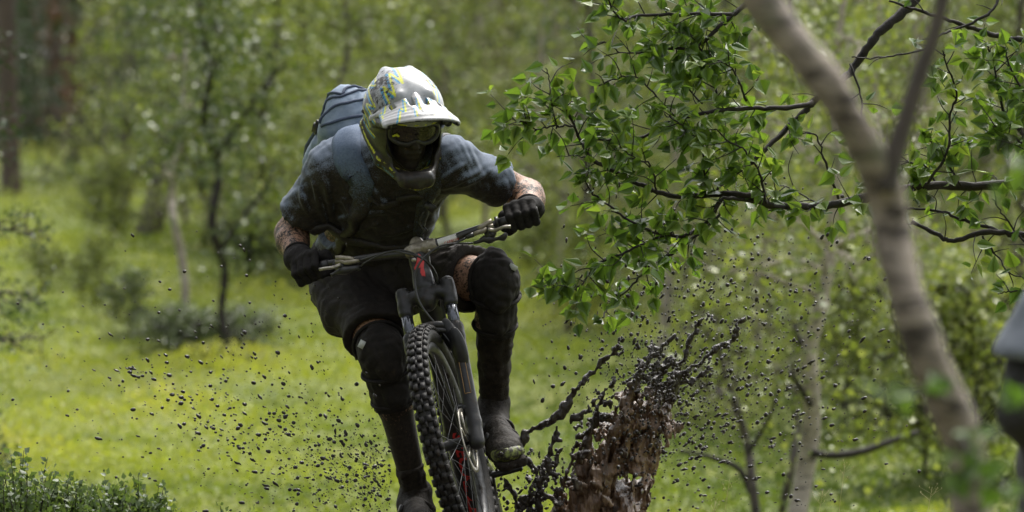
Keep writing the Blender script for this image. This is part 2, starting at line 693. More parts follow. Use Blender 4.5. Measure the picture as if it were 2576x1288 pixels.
def torso_prims(g):
    """extra radius g -> list of (prim, blend)"""
    c, r, w, p = J['chest'], J['ribs'], J['waist'], J['pelvis']
    return [
        (ell(c + back * .0, TAX, (.172 + g, .15 + g, .118 + g)), .05),
        (ell(c + spine * .10 + back * .01, TAX, (.165 + g, .085 + g, .085 + g)), .06),
        (ell(r, TAX, (.158 + g, .14 + g, .112 + g)), .05),
        (ell(w, TAX, (.146 + g, .13 + g, .106 + g)), .05),
        (ell(p, TAX, (.166 + g, .12 + g, .12 + g)), .05),
        (cap(J['chest'] + spine * .1 - side * .06, J['rsh'], .085 + g, .066 + g), .05),
        (cap(J['chest'] + spine * .1 + side * .06, J['lsh'], .085 + g, .066 + g), .05)]


def arm_prims(s, g, end=1.0):
    sh, e, w = J[s + 'sh'], J[s + 'elb'], J[s + 'wri']
    mid = sh * .45 + e * .55
    fm = e * .68 + w * .32
    return [(cap(sh, mid, .063 + g, .056 + g), .03), (cap(mid, e, .056 + g, .046 + g), .03),
            (cap(e, fm, .046 + g, .049 + g), .02), (cap(fm, w, .049 + g, .031 + g), .02)]


def leg_prims(s, g, shin=True):
    h, k, a = J[s + 'hip'], J[s + 'kne'], J[s + 'ank']
    cm = k * .68 + a * .32 + V3(0, .022, 0)
    o = [(cap(h, k * .55 + h * .45, .094 + g, .080 + g), .05), (cap(k * .55 + h * .45, k, .080 + g, .058 + g), .04)]
    if shin:
        o += [(cap(k, cm, .056 + g, .057 + g), .03), (cap(cm, a, .055 + g, .036 + g), .03)]
    return o


B = SDF(P(650, 1330, .62) - V3(.05, .95, .05), P(1400, 150, .62) + V3(.05, .12, .05), .0065)
for pr, k in torso_prims(0) + arm_prims('r', 0) + arm_prims('l', 0) + leg_prims('r', 0) + leg_prims('l', 0):
    B.put(pr, k)
B.put(cap(J['neck'], hl(0, -.03, -.05), .062, .056), .04)
# head and face
B.put(ell(hl(0, -.015, .03), HAX, (.076, .097, .098)), .03)
B.put(ell(hl(0, .045, -.055), HAX, (.055, .055, .07)), .03)
B.put(cap(hl(0, .092, .02), hl(0, .115, -.03), .009, .015), .012)         # nose
for sg in (-1, 1):
    B.put(cap(hl(.013 * sg, .100, -.034), hl(.013 * sg, .102, -.034), .010, .010), .008)
    B.put(ell(hl(.033 * sg, .088, .018), HAX, (.018, .012, .013)), .012, 's')
    B.put(ell(hl(.075 * sg, -.01, -.01), HAX, (.010, .02, .03)), .006)
B.put(cap(hl(-.02, .098, -.060), hl(.02, .098, -.060), .008, .008), .008)   # lips
B.put(cap(hl(-.018, .096, -.074), hl(.018, .096, -.074), .008, .008), .008)
B.put(cap(hl(-.022, .106, -.0665), hl(.022, .106, -.0665), .004, .004), .003, 's')
B.put(ell(hl(0, .086, -.104), HAX, (.024, .018, .018)), .02)
# hands and feet
for s in 'rl':
    B.put(cap(J[s + 'wri'], J[s + 'hand'], .030, .026), .02)
B.put(cap(J['lank'], P(1246, 1072, .24), .028, .018), .02)
B.put(cap(J['rank'], P(1050, 1290, .24), .028, .018), .02)
V, F = B.mesh()
mud_shade = np.zeros(len(V))
for s in 'rl':      # shins carry thick mud, forearms a heavy spatter, face some, deepened for shade
    k, a = J[s + 'kne'], J[s + 'ank']
    t = ((V - k) @ (a - k)) / ((a - k) @ (a - k))
    dd = np.linalg.norm(V - (k + np.clip(t, 0, 1)[:, None] * (a - k)), axis=1)
    mud_shade = np.maximum(mud_shade, np.where(dd < .1, np.clip((t - .05) * 2.0, 0, 1) * .42, 0))
    e, w = J[s + 'elb'], J[s + 'wri']
    de = np.minimum(np.linalg.norm(V - e, axis=1), np.linalg.norm(V - w, axis=1))
    mud_shade = np.maximum(mud_shade, np.where(de < .2, .17 if s == 'r' else .13, 0))
mud_shade = np.maximum(mud_shade, np.where(np.linalg.norm(V - HC, axis=1) < .16, .42, 0))  # mud coverage raised over the face to paint in its shade
for s in 'rl':
    mud_shade = np.maximum(mud_shade, np.where(np.linalg.norm(V - J[s + 'kne'], axis=1) < .26, .10, 0))
build('body', (V, F), M['skin'], rider, attrs={'mud': mud_shade})

# ---------------- jersey
S = SDF(P(660, 720, .62) - V3(.02, .75, .02), P(1340, 330, .62) + V3(.02, .1, .06), .0065)
for pr, k in torso_prims(.017):
    S.put(pr, k)
for s in 'rl':
    sh, e = J[s + 'sh'], J[s + 'elb']
    t = .71 if s == 'r' else .64
    m = sh * (1 - t) + e * t
    S.put(cap(sh, m, .073, .070), .03)
    S.put(cap(m, m + (e - sh) * .2, .070, .069), .02)
S.put(cap(J['neck'] - spine * .02, J['neck'] + spine * .05, .078, .07), .03)
for s in 'rl':
    sh, e = J[s + 'sh'], J[s + 'elb']
    t = .71 if s == 'r' else .64
    m = sh * (1 - t) + e * t
    n = unit(e - sh)
    x, y, z = S.xyz()
    pl = (x - m[0]) * n[0] + (y - m[1]) * n[1] + (z - m[2]) * n[2]
    dd = np.sqrt((x - m[0]) ** 2 + (y - m[1]) ** 2 + (z - m[2]) ** 2)
    S.f = np.where(dd < .14, np.maximum(S.f, pl), S.f).astype(np.float32)
    # open cuff: hollow the sleeve a little around the arm
    S.put(cap(m - n * .03, m + n * .05, .056, .062), .006, 's')
S.clip(J['pelvis'] + spine * .015, -spine)
fold = wob(3, 20, .0025, (1, .5, 1))
fold2 = wob(8, 48, .0028, (1.1, .4, .8), True)
S.warp(lambda x, y, z: fold(x, y, z) + fold2(x, y, z))
for rows in ([(806, 575), (790, 520), (775, 460)], [(822, 570), (815, 510), (805, 450)], [(835, 600), (880, 585), (940, 572)], [(838, 560), (900, 545), (965, 540)], [(1058, 560), (1010, 585), (960, 600)],
             [(1092, 475), (1130, 440), (1165, 415)], [(1110, 478), (1165, 452), (1205, 432)], [(1160, 470), (1200, 450), (1235, 428)], [(760, 545), (745, 500), (745, 460)], [(850, 500), (870, 540), (885, 590)],
             [(930, 480), (960, 520), (1000, 540)], [(1050, 470), (1065, 510), (1062, 550)]):
    cr = cat(np.array([P(x_, y_, -.2) for x_, y_ in rows]), 6)
    for q_ in range(len(cr)):
        ray = np.linspace(0, .55, 140)[:, None] * V3(0, 1, 0) + cr[q_]
        f_ = S.sample(ray)
        ok = np.where(f_ < .002)[0]
        cr[q_] = ray[ok[0]] if len(ok) else ray[int(np.argmin(f_))]
    S.limb(cr, np.interp(np.linspace(0, 1, len(cr)), [0, .4, 1], [.004, .0075, .003]), .010)
V, F = S.mesh()
g = S.grad(V)
front = -(g @ (unit(back * .6 + V3(0, .2, .75))))                     # mud thrown up by the wheel, its coverage also painting shade on chest and belly
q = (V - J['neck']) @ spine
mud_shade = np.clip(front * 1.05 + .20, -0.25, 1) * .66 + np.clip(-q / .5, 0, 1) * .12
build('jersey', (V, F), M['shirt'], rider, attrs={'mud': np.clip(mud_shade, -.1, .9)})

# ---------------- shorts
T = SDF(P(760, 940, .62) - V3(.03, .72, .02), P(1290, 560, .62) + V3(.03, .16, .05), .0065)
T.put(ell(J['pelvis'] - spine * .01, TAX, (.186, .125, .142)), .05)
T.put(cap(J['rhip'], J['lhip'], .115, .115), .05)
for s, t1, r1 in (('r', .79, .092), ('l', .78, .096)):
    h, k = J[s + 'hip'], J[s + 'kne']
    m = h * (1 - t1) + k * t1
    T.put(cap(h, m, .118, r1), .05)
    T.put(cap(m, m + unit(k - h) * .05, r1, r1 + .008), .03)
T.put(cap(P(820, 735, .40), P(850, 800, .33), .045, .05), .05)             # baggy fold on the hip
T.put(cap(P(1110, 735, .30), P(1160, 745, .24), .05, .045), .05)           # slack cloth under the thigh
fs1, fs2 = wob(21, 24, .006, (1, 1, .5)), wob(22, 60, .0028, (1, 1, .5), True)
T.warp(lambda x, y, z: fs1(x, y, z) + fs2(x, y, z))
for s, t1, tilt in (('r', .79, V3(-.35, 0, -.25)), ('l', .76, V3(.1, 0, .25))):
    h, k = J[s + 'hip'], J[s + 'kne']
    m = h * (1 - t1) + k * t1
    n = unit(unit(k - h) + tilt * .35)
    x, y, z = T.xyz()
    pl = (x - m[0]) * n[0] + (y - m[1]) * n[1] + (z - m[2]) * n[2]
    dd = np.sqrt((x - m[0]) ** 2 + (y - m[1]) ** 2 + (z - m[2]) ** 2)
    T.f = np.where(dd < .16, np.maximum(T.f, pl), T.f).astype(np.float32)
    T.put(cap(m - n * .05, m + n * .05, .070, .076), .008, 's')
V, F = T.mesh()
build('shorts', (V, F), M['shorts'], rider)

# ---------------- knee pads
for s, f0, f1 in (('r', .17, .36), ('l', .10, .40)):
    h, k, a = J[s + 'hip'], J[s + 'kne'], J[s + 'ank']
    up_, dn = k + (h - k) * f0, k + (a - k) * f1
    cm = k * .68 + a * .32 + V3(0, .022, 0)
    lo = np.minimum(np.minimum(up_, dn), k) - .13
    hi = np.maximum(np.maximum(up_, dn), k) + .13
    K = SDF(lo, hi, .005)
    K.put(cap(up_ + (up_ - k) * .3, k, .074, .066), .03)
    K.put(cap(k, dn + (dn - k) * .3, .069, .064), .03)
    fwd = unit(V3(.25 if s == 'r' else .15, -1, .1))
    K.put(ell(k + fwd * .022, [unit(np.cross(fwd, a - k)), unit(a - k), fwd], (.052, .080, .052)), .02)
    K.put(ell(k + (a - k) * .24 + fwd * .03, [unit(np.cross(fwd, a - k)), unit(a - k), fwd], (.045, .06, .038)), .015)
    n1, n2 = unit(up_ - k), unit(dn - k)
    K.clip(up_, n1)
    K.clip(dn, n2)
    kb = wob(31, 70, .0025, (1, 1, .6), True)
    K.warp(lambda x, y, z: kb(x, y, z))
    V, F = K.mesh()
    kp = build('knee_pad', (V, F), M['pad'], rider)
    # elastic bands round the top and the bottom
    for c, n, r in ((up_ - n1 * .012, n1, .0785), (dn - n2 * .02, n2, .0665), (k + (a - k) * .12, n2, .0755)):
        u1 = unit(np.cross(n, V3(0, 1, .3)))
        u2 = np.cross(n, u1)
        ring = [c + r * (math.cos(t) * u1 + math.sin(t) * u2) for t in np.linspace(0, 2 * math.pi, 33)]
        mb = MB()
        Vt, Ft = tube(ring, .0065, 6)
        mb.add(Vt, Ft)
        build('strap', mb, M['pad'], kp)
    tg = P(910, 866, .05) if s == 'r' else P(1291, 672, .06)
    mb = MB().box(tg, [unit(V3(.9, 0, -.45)), unit(V3(.45, 0, .9)), V3(0, 1, 0)] if s == 'r' else [unit(V3(.85, 0, -.5)), unit(V3(.5, 0, .85)), V3(0, 1, 0)], (.009, .012, .006) if s == 'r' else (.013, .008, .006))
    build('tag', mb, M['tagm'], kp, smooth=False)

# ---------------- socks (mud caked) and shoes
for s, f0 in (('r', .46), ('l', .40)):
    k, a = J[s + 'kne'], J[s + 'ank']
    top = k + (a - k) * (f0 if s == 'l' else .80)
    cm = k * .68 + a * .32 + V3(0, .022, 0)
    K = SDF(np.minimum(top, a) - .1, np.maximum(top, a) + .1, .005)
    if s == 'l':
        K.put(cap(cm, a, .061, .042), .03)
    else:
        K.put(cap(top - (a - k) * .1, a, .047, .042), .03)
    K.put(cap(a, a + unit(a - k) * .09, .044, .046), .02)
    K.clip(top, unit(k - a))
    kb = wob(41, 90, .003)
    K.warp(lambda x, y, z: kb(x, y, z))
    build('sock', K.mesh(), M['sock'], rider)

for s in 'lr':
    if s == 'l':
        heel, toe = P(1233, 1070, .31), P(1281, 1128, .03)
    else:
        heel, toe = P(1040, 1285, .33), P(1062, 1322, .05)
    ax = unit(toe - heel)
    upv = unit(V3(-.25, 0, 1) - ax * (V3(-.25, 0, 1) @ ax))
    sd = np.cross(ax, upv)
    A3 = [sd, ax, upv]
    Ls = np.linalg.norm(toe - heel)
    pt = lambda a_, b_, c_: heel + ax * (b_ * Ls) + sd * a_ + upv * c_
    K = SDF(np.minimum(heel, toe) - .11, np.maximum(heel, toe) + .11, .004)
    K.put(ell(pt(0, .10, .0), A3, (.040, .055, .052)), .02)
    K.put(ell(pt(0, .38, .005), A3, (.046, .085, .054)), .03)
    K.put(ell(pt(0, .72, -.012), A3, (.055, .080, .040)), .03)
    K.put(ell(pt(.004, .92, -.018), A3, (.048, .042, .030)), .02)
    K.put(cap(pt(0, .15, .03), J[s + 'ank'], .048, .052), .03)
    K.put(cap(pt(0, .45, .03), pt(0, .70, .012), .026, .026), .02)          # tongue
    kb = wob(51, 60, .0010, (1, 1, 1), True)
    K.warp(lambda x, y, z: kb(x, y, z))
    sh = build('shoe', K.mesh(), M['shoe'], rider)
    K = SDF(np.minimum(heel, toe) - .11, np.maximum(heel, toe) + .11, .004)  # sole
    K.put(rbox(pt(0, .22, -.046), A3, (.034, .085, .016), .014), .01)
    K.put(rbox(pt(0, .72, -.048), A3, (.048, .105, .016), .015), .03)
    K.warp(wob(52, 160, .002))
    build('sole', K.mesh(), M['sock'], sh)
    K = SDF(np.minimum(heel, toe) - .11, np.maximum(heel, toe) + .11, .004)  # toe cap
    K.put(ell(pt(.004, .90, -.019), A3, (.0515, .054, .0325)), .01)
    K.clip(pt(0, .80, 0), -ax)
    K.clip(pt(0, .8, -.034), -upv)
    build('toe_cap', K.mesh(), M['toe'], sh)
    for b_, c_ in ((.42, .040), (.60, .022)):
        mb = MB()
        arc = [pt(.050 * math.cos(t), b_ + .02 * math.sin(t), c_ - .030 + .040 * math.sin(t)) for t in np.linspace(-.2, math.pi + .2, 12)]
        mb.tube(arc, .007, 6)
        build('strap', mb, M['shoe'], sh)
        for q0 in (1,):
            c0 = pt(.040 * q0, b_, c_ - .006)
            nn = unit(sd * q0 + upv * .6)
            mb = MB().tube([c0 - nn * .004, c0 + nn * .008, c0 + nn * .010], [.014, .014, .010], 12)
            build('dial', mb, M['black_plastic'], sh)

# ---------------- gloves: a fist closed on the grip
BAR = [(748, 694, .105), (785, 675, .085), (816, 665, .07), (894, 654, .025), (962, 644, -.02), (1021, 637, -.05), (1060, 626, -.055), (1100, 613, -.06),
       (1137, 602, -.062), (1188, 582, -.068), (1259, 560, -.070), (1312, 545, -.072), (1354, 532, -.07)]
BARP = np.array([P(*b) for b in BAR])


def glove(s):
    if s == 'r':
        c, out = P(781, 677, .085), unit(BARP[0] - BARP[2])
    else:
        c, out = P(1314, 545, -.072), unit(BARP[-1] - BARP[-3])
    fw = V3(0, -1, 0) + V3(.15 if s == 'r' else -.1, 0, 0)
    fw = unit(fw - out * (fw @ out))
    up_ = np.cross(out, fw)
    if up_[2] < 0:
        up_ = -up_
    w = J[s + 'wri']
    K = SDF(np.minimum(c, w) - .11, np.maximum(c, w) + .11, .003)
    pt = lambda t, ang, r: c + out * t + r * (math.cos(math.radians(ang)) * fw + math.sin(math.radians(ang)) * up_)
    # palm over the bar, back of the hand running to the wrist
    kn = [pt(t, 78, r) for t, r in ((-.036, .038), (-.012, .041), (.012, .039), (.034, .034))]
    wr0, wr1 = w - out * .014, w + out * .014
    for i in range(4):
        K.put(cap(kn[i], (wr0 if i < 2 else wr1), .0145, .022), .012)
    K.put(cap(wr0, wr1, .031, .031), .02)
    K.put(cap(w, w + (J[s + 'elb'] - w) * .16, .036, .037), .02)       # cuff
    for i, (t, sc_) in enumerate(((-.036, .95), (-.0115, 1.06), (.0125, 1.0), (.036, .86))):
        r = .0118 * (.9 + .1 * sc_)
        a = [pt(t, 78, .039 * sc_), pt(t * 1.02, 12, .041 * sc_), pt(t * 1.0, -48, .037), pt(t * .98, -110, .030), pt(t * .97, -165, .026)]
        K.put(cap(a[0], a[1], r + .001, r), .0035)
        K.put(cap(a[1], a[2], r, r - .001), .004)
        K.put(cap(a[2], a[3], r - .001, r - .0015), .004)
        K.put(cap(a[3], a[4], r - .0015, r - .003), .004)
    # thumb leaves the inner side of the palm and closes under the bar
    th = [w - out * .02 + (c - w) * .35, pt(-.052, 150, .034), pt(-.058, -150, .030), pt(-.050, -95, .030), pt(-.038, -62, .030)]
    for i, (r0, r1) in enumerate(((.018, .017), (.017, .014), (.014, .0125), (.0125, .010))):
        K.put(cap(th[i], th[i + 1], r0, r1), .006)
    gb = wob(61, 140, .0012, (1, 1, 1), True)
    K.warp(lambda x, y, z: gb(x, y, z))
    gl = build('glove', K.mesh(), M['glove'], rider)
    ax_ = unit(J[s + 'elb'] - w)
    u1 = unit(np.cross(ax_, V3(0, 1, .2)))
    u2 = np.cross(ax_, u1)
    cc = w + (J[s + 'elb'] - w) * .14
    mb = MB().tube([cc + .0385 * (math.cos(t) * u1 + math.sin(t) * u2) for t in np.linspace(0, 2 * math.pi, 25)], .006, 6)
    build('cuff', mb, M['glove'], gl)


glove('r')
glove('l')

# ---------------- helmet
helm = part_empty('helmet', rider)
H = SDF(HC - .25, HC + .25, .0032)
H.put(ell(hl(0, -.025, .028), HAX, (.128, .158, .132)), .02)
H.put(ell(hl(0, .02, -.055), HAX, (.108, .128, .10)), .05)
H.put(cap(hl(-.075, .075, -.105), hl(-.030, .165, -.128), .027, .024), .03)
H.put(cap(hl(.075, .075, -.105), hl(.030, .165, -.128), .027, .024), .03)
H.put(cap(hl(-.034, .165, -.128), hl(.034, .165, -.128), .024, .024), .02)
H.put(cap(hl(0, .168, -.126), hl(0, .180, -.142), .022, .016), .02)
for sg in (-1, 1):                                                      # ridges over the crown and the brow
    H.put(cap(hl(.050 * sg, .06, .118), hl(.042 * sg, -.12, .122), .016, .014), .025)
    H.put(cap(hl(.112 * sg, .04, .025), hl(.10 * sg, .13, .052), .016, .014), .02)
    H.put(cap(hl(.118 * sg, -.05, -.03), hl(.10 * sg, .07, -.10), .018, .014), .02)
H.put(ell(hl(0, -.012, .015), HAX, (.098, .128, .108)), .006, 's')        # room for the head
H.put(ell(hl(0, .03, -.07), HAX, (.084, .120, .085)), .01, 's')
H.put(rbox(hl(0, .17, -.018), HAX, (.086, .13, .056), .03), .008, 's')    # face opening
H.put(rbox(hl(0, .10, -.075), HAX, (.068, .06, .03), .02), .01, 's')
H.put(cap(hl(0, -.03, -.12), hl(0, -.05, -.28), .088, .11), .01, 's')      # neck opening
H.warp(wob(71, 60, .0006))
V, F = H.mesh()
loc = np.stack([(V - HC) @ hs, (V - HC) @ hf, (V - HC) @ hu], 1)
a_, b_, c_ = np.abs(loc[:, 0]), loc[:, 1], loc[:, 2]
phi = np.degrees(np.arctan2(a_, c_ + .02))


def dpoly(x, y, pts, sx=1.0):
    d = np.full(len(x), 9.0)
    for (x0, y0), (x1, y1) in zip(pts[:-1], pts[1:]):
        x0, x1 = x0 * sx, x1 * sx
        L_ = (x1 - x0) ** 2 + (y1 - y0) ** 2 + 1e-9
        t = np.clip(((x - x0) * (x1 - x0) + (y - y0) * (y1 - y0)) / L_, 0, 1)
        d = np.minimum(d, np.hypot(x - x0 - t * (x1 - x0), y - y0 - t * (y1 - y0)))
    return d


white = V3(.31, .32, .33)
dark = V3(.012, .012, .012)
yel = V3(.60, .62, .03)
blu = V3(.03, .27, .50)
paint = np.tile(dark, (len(V), 1))
# pale crown with a torn lower edge, black jaw
edge = 52 + 16 * np.sin(b_ * 55) * np.sin(b_ * 23 + 1) - 60 * np.clip(b_ - .06, 0, 1)
top = np.clip((edge - phi) / 10, 0, 1)[:, None]
paint = paint * (1 - top) + white * top
grey = ((phi < 75) & (phi > 40) & (np.sin(b_ * 70 + phi * .1) > .55))
paint[grey] = paint[grey] * .5 + V3(.20, .21, .22) * .5
sx = .13 * math.pi / 180
X = phi * sx
zig = [[(4, -.16), (10, .03), (17, -.05), (24, .07), (30, .0), (36, .09)],
       [(26, -.17), (36, -.03), (44, -.10), (52, .03), (60, -.03), (66, .07)],
       [(46, -.16), (56, -.06), (64, -.12), (74, .0), (82, .02)],
       [(70, -.14), (78, -.05), (86, -.01), (92, .05)]]
for i, z in enumerate(zig):
    dy = dpoly(X, b_, z, sx)
    db = dpoly(X - .0075, b_ + .004, z, sx)
    paint[db < .0026] = blu
    paint[dy < .0026] = yel
low = c_ < -.005
J1 = [(-.15, .03), (-.11, -.03), (-.03, -.077), (.06, -.112), (.13, -.138), (.20, -.15)]
J2 = [(-.14, .07), (-.09, .008), (-.01, -.042), (.07, -.082), (.14, -.11)]
d1, d2, d3 = dpoly(b_, c_, J1), dpoly(b_, c_, J2), dpoly(b_, c_, [(x + .004, y + .012) for x, y in J1[2:5]])
paint[(d3 < .004) & low] = blu
paint[(d1 < .0028) & low] = yel
paint[(d2 < .0026) & low] = yel
d4 = dpoly(b_, c_, [(-.13, .055), (-.055, -.02), (-.085, -.03), (-.13, .055)])
paint[(d4 < .0035) & (a_ > .08)] = yel * .8
mud_shade = np.where(phi < 60, np.where(b_ > .03, .0, .08), .05) + np.where(loc[:, 0] < -.03, .05, 0) + np.where((b_ > .06) & (c_ < -.07), .14, 0)  # extra coverage on the chin bar painted in to darken its grey gloss
build('shell', (V, F), M['helmet'], helm, attrs={'paint': paint, 'mud': mud_shade})

# inner padding
K = SDF(HC - .2, HC + .2, .005)
K.put(ell(hl(0, -.012, .015), HAX, (.101, .131, .111)), .006)
K.put(ell(hl(0, -.010, .012), HAX, (.082, .112, .100)), .006, 's')
K.put(rbox(hl(0, .14, -.02), HAX, (.085, .13, .09), .03), .01, 's')
K.put(cap(hl(0, -.02, -.06), hl(0, -.05, -.28), .085, .10), .01, 's')
build('lining', K.mesh(), M['foam'], helm)

# visor (peak) with two wing ridges and open vents
K = SDF(hl(0, .13, .09) - .20, hl(0, .13, .09) + .20, .0035)
NA, NB = 39, 9


def visor_pt(u, v):      # u across -1..1, v from the brow (0) to the lip (1)
    wdt = .098 + .022 * v
    b = .050 + .165 * v - .050 * u * u * (0.3 + .7 * v)
    c = .118 - .012 * v - .058 * abs(u) ** 2.2 * (1 - .35 * v)
    return hl(u * wdt, b, c)


for iu in range(NA):
    u = -1 + 2 * iu / (NA - 1)
    for iv in range(NB - 1):
        K.put(cap(visor_pt(u, iv / (NB - 1)), visor_pt(u, (iv + 1) / (NB - 1)), .0075, .0075 if iv < NB - 2 else .005), .006)
for sg in (-1, 1):
    K.put(cap(visor_pt(.99 * sg, 0) - hu * .01, visor_pt(1.0 * sg, 1) - hu * .006, .011, .008), .008)
    K.put(cap(hl(.118 * sg, .035, .030), visor_pt(.98 * sg, .25), .016, .009), .012)
    K.put(cap(visor_pt(.42 * sg, .12) + hu * .001, visor_pt(.16 * sg, .85) + hu * .001, .009, .006), .01)
    K.put(rbox(visor_pt(.22 * sg, .36), HAX, (.009, .026, .05), .006), .003, 's')
    K.put(rbox(visor_pt(.74 * sg, .34), HAX, (.008, .018, .04), .005), .003, 's')
K.put(cap(visor_pt(0, .05) + hu * .006, visor_pt(0, .8) + hu * .002, .012, .007), .012)
V, F = K.mesh()
loc = np.stack([(V - HC) @ hs, (V - HC) @ hf, (V - HC) @ hu], 1)
a_, b_ = np.abs(loc[:, 0]), loc[:, 1]
g = K.grad(V) @ hu
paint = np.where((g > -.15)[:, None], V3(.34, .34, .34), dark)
for z in ([(.02, .06), (.032, .12), (.04, .09), (.055, .16), (.062, .13), (.085, .19)], [(.09, .06), (.105, .10), (.11, .08), (.118, .13)], [(0, .10), (.012, .17), (.02, .15), (.03, .2)]):
    dy = dpoly(a_, b_, z)
    paint[(dy < .0024) & (g > -.15)] = yel * .9
    dy = dpoly(a_ - .006, b_, z)
    paint[(dy < .0018) & (g > -.15)] = blu * .9
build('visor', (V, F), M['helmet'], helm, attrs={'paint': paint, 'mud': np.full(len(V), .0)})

# goggles
K = SDF(hl(0, .09, 0) - .15, hl(0, .09, 0) + .15, .003)
gp = lambda u, v: hl(u * .078, .122 - .030 * u * u, .010 + .034 * v - (.012 * (1 - min(1, abs(u) * 3)) * (v < 0)) * -1.0)
ringp = []
for t in np.linspace(0, 2 * math.pi, 41):
    u, v = math.cos(t), math.sin(t)
    su, sv = abs(u) ** .6 * np.sign(u), abs(v) ** .7 * np.sign(v)
    ringp.append(gp(su, sv))
for i in range(40):
    K.put(cap(ringp[i], ringp[i + 1], .0085, .0085), .004)
    K.put(cap(ringp[i] - hf * .02, ringp[i + 1] - hf * .02, .009, .009), .008)
gog = build('goggles', K.mesh(), M['black_plastic'], helm)
mb = MB()
nu, nv = 21, 9
vv, ff = [], []
for i in range(nu):
    for j in range(nv):
        u = -1 + 2 * i / (nu - 1)
        v = -1 + 2 * j / (nv - 1)
        vv.append(gp(u * .97, v * .92 * math.sqrt(max(0.0, 1 - abs(u) ** 4))) + hf * .002)
for i in range(nu - 1):
    for j in range(nv - 1):
        ff.append((i * nv + j, (i + 1) * nv + j, (i + 1) * nv + j + 1, i * nv + j + 1))
vv = np.array(vv)
n0 = len(vv)
ff = np.array(ff)
mb.add(np.vstack([vv, vv - hf * .0025]), np.vstack([ff, ff[:, ::-1] + n0]))
build('lens', mb, M['lens'], gog)
for sg in (-1, 1):
    mb = MB().tube([gp(.95 * sg, .1) - hf * .01, hl(.092 * sg, .055, .015), hl(.108 * sg, .02, .018), hl(.128 * sg, -.05, .02)], .006, 6, smooth=4)
    build('strap', mb, M['foam'], gog)
mb = MB()
for u0, u1, vv_ in ((-.85, -.45, 1.02), (-.2, .05, 1.04), (.25, .4, 1.04), (.55, .85, 1.0)):
    mb.tube([gp(u0, vv_) + hf * .008, gp((u0 + u1) / 2, vv_ + .02) + hf * .009, gp(u1, vv_) + hf * .008], [.002, .003, .002], 6)
mb.tube([gp(-.93, -.30) + hf * .008, gp(-.80, -.05) + hf * .009, gp(-.7, -.2) + hf * .008], [.003, .005, .003], 6)
build('print', mb, M['yellow'], gog)
for sg in (-1, 1):
    K = SDF(hl(.033 * sg, .08, .018) - .02, hl(.033 * sg, .08, .018) + .02, .002)
    K.put(ell(hl(.033 * sg, .080, .018), HAX, (.0115, .0115, .0115)), .002)
    build('eye', K.mesh(), M['eye'], rider)


def text_tris(s, size, bold=0.0):
    cu = bpy.data.curves.new('txt', 'FONT')
    cu.body = s
    cu.size = size
    cu.offset = bold
    cu.resolution_u = 2
    o = bpy.data.objects.new('txt', cu)
    C.objects.link(o)
    bpy.context.view_layer.update()
    dg = bpy.context.evaluated_depsgraph_get()
    me = o.evaluated_get(dg).to_mesh()
    me.calc_loop_triangles()
    v = np.zeros(len(me.vertices) * 3)
    me.vertices.foreach_get('co', v)
    t = np.zeros(len(me.loop_triangles) * 3, np.int32)
    me.loop_triangles.foreach_get('vertices', t)
    bpy.data.objects.remove(o)
    bpy.data.curves.remove(cu)
    return v.reshape(-1, 3), t.reshape(-1, 3)


def onsurf(G, pts, off, n=30):
    pts = np.array(pts, float)
    for _ in range(n):
        g = G.grad(pts)
        pts = pts - g * (G.sample(pts) - off)[:, None] * .7
    return pts


# lettering along the jaw on the side turned to the camera
tv, tt = text_tris('SPECIALIZED', .022)
wd = tv[:, 0].max()
path = cat(np.array([(-.122, .045), (-.100, -.005), (-.055, -.042), (-.005, -.066)]), 12)
cum = np.concatenate([[0], np.cumsum(np.linalg.norm(np.diff(path, axis=0), axis=1))])
s_ = (tv[:, 0] / wd) * cum[-1]
bx = np.interp(s_, cum, path[:, 0])
cx = np.interp(s_, cum, path[:, 1])
tb = np.interp(s_, cum, np.gradient(path[:, 0], cum))
tcc = np.interp(s_, cum, np.gradient(path[:, 1], cum))
bx, cx = bx - tcc * (tv[:, 1] - .006), cx + tb * (tv[:, 1] - .006)
pts = HC + hs * -.20 + hf * bx[:, None] + hu * cx[:, None]
for _ in range(90):
    pts = pts + hs * np.clip(H.sample(pts) - .0016, -.004, .004)[:, None] * .6
pts = onsurf(H, pts, .0016, 10)
build('lettering', (pts, tt), M['yellow'], helm, smooth=False)

bpy.context.view_layer.update()
helm.location = (HC - np.array(rider.location)) * (1 - .945)
helm.scale = (.945, .945, .945)
# ------------------------------------------------------------------ backpack
pack = thing('backpack', J['chest'] + back * .13, 'pale blue-grey backpack spotted with mud on the cyclist\'s back', 'backpack')
pc = J['neck'] - spine * .13 + back * .20 - side * .115 - spine * .060 - back * .020
PAX = [side, spine, back]
K = SDF(pc - .42, pc + .42, .0075)
K.put(rbox(pc - spine * .10, PAX, (.160, .25, .09), .05), .03)
K.put(rbox(pc + back * .065 - spine * .07 - side * .005, PAX, (.140, .20, .06), .055), .03)
K.put(rbox(pc + spine * .115 + back * .03, PAX, (.155, .055, .075), .055), .03)
K.put(rbox(pc - side * .15 - spine * .12, PAX, (.030, .13, .055), .028), .02)
K.put(rbox(pc + side * .15 - spine * .12, PAX, (.030, .13, .055), .028), .02)
pw, pw2 = wob(81, 22, .005), wob(82, 60, .002, (1, 1, 1), True)
K.warp(lambda x, y, z: pw(x, y, z) + pw2(x, y, z))
PK = K
build('bag', K.mesh(), M['pack'], pack)


def hit(G, px, py, d0=-.1, d1=.9):
    """first point of a field's surface met behind a position measured in the photograph"""
    ds = np.linspace(d0, d1, 240)
    ps = np.array([P(px, py, d) for d in ds])
    f_ = G.sample(ps)
    ok = np.where(f_ < .004)[0]
    return ps[ok[0]] if len(ok) else ps[int(np.argmin(f_))]


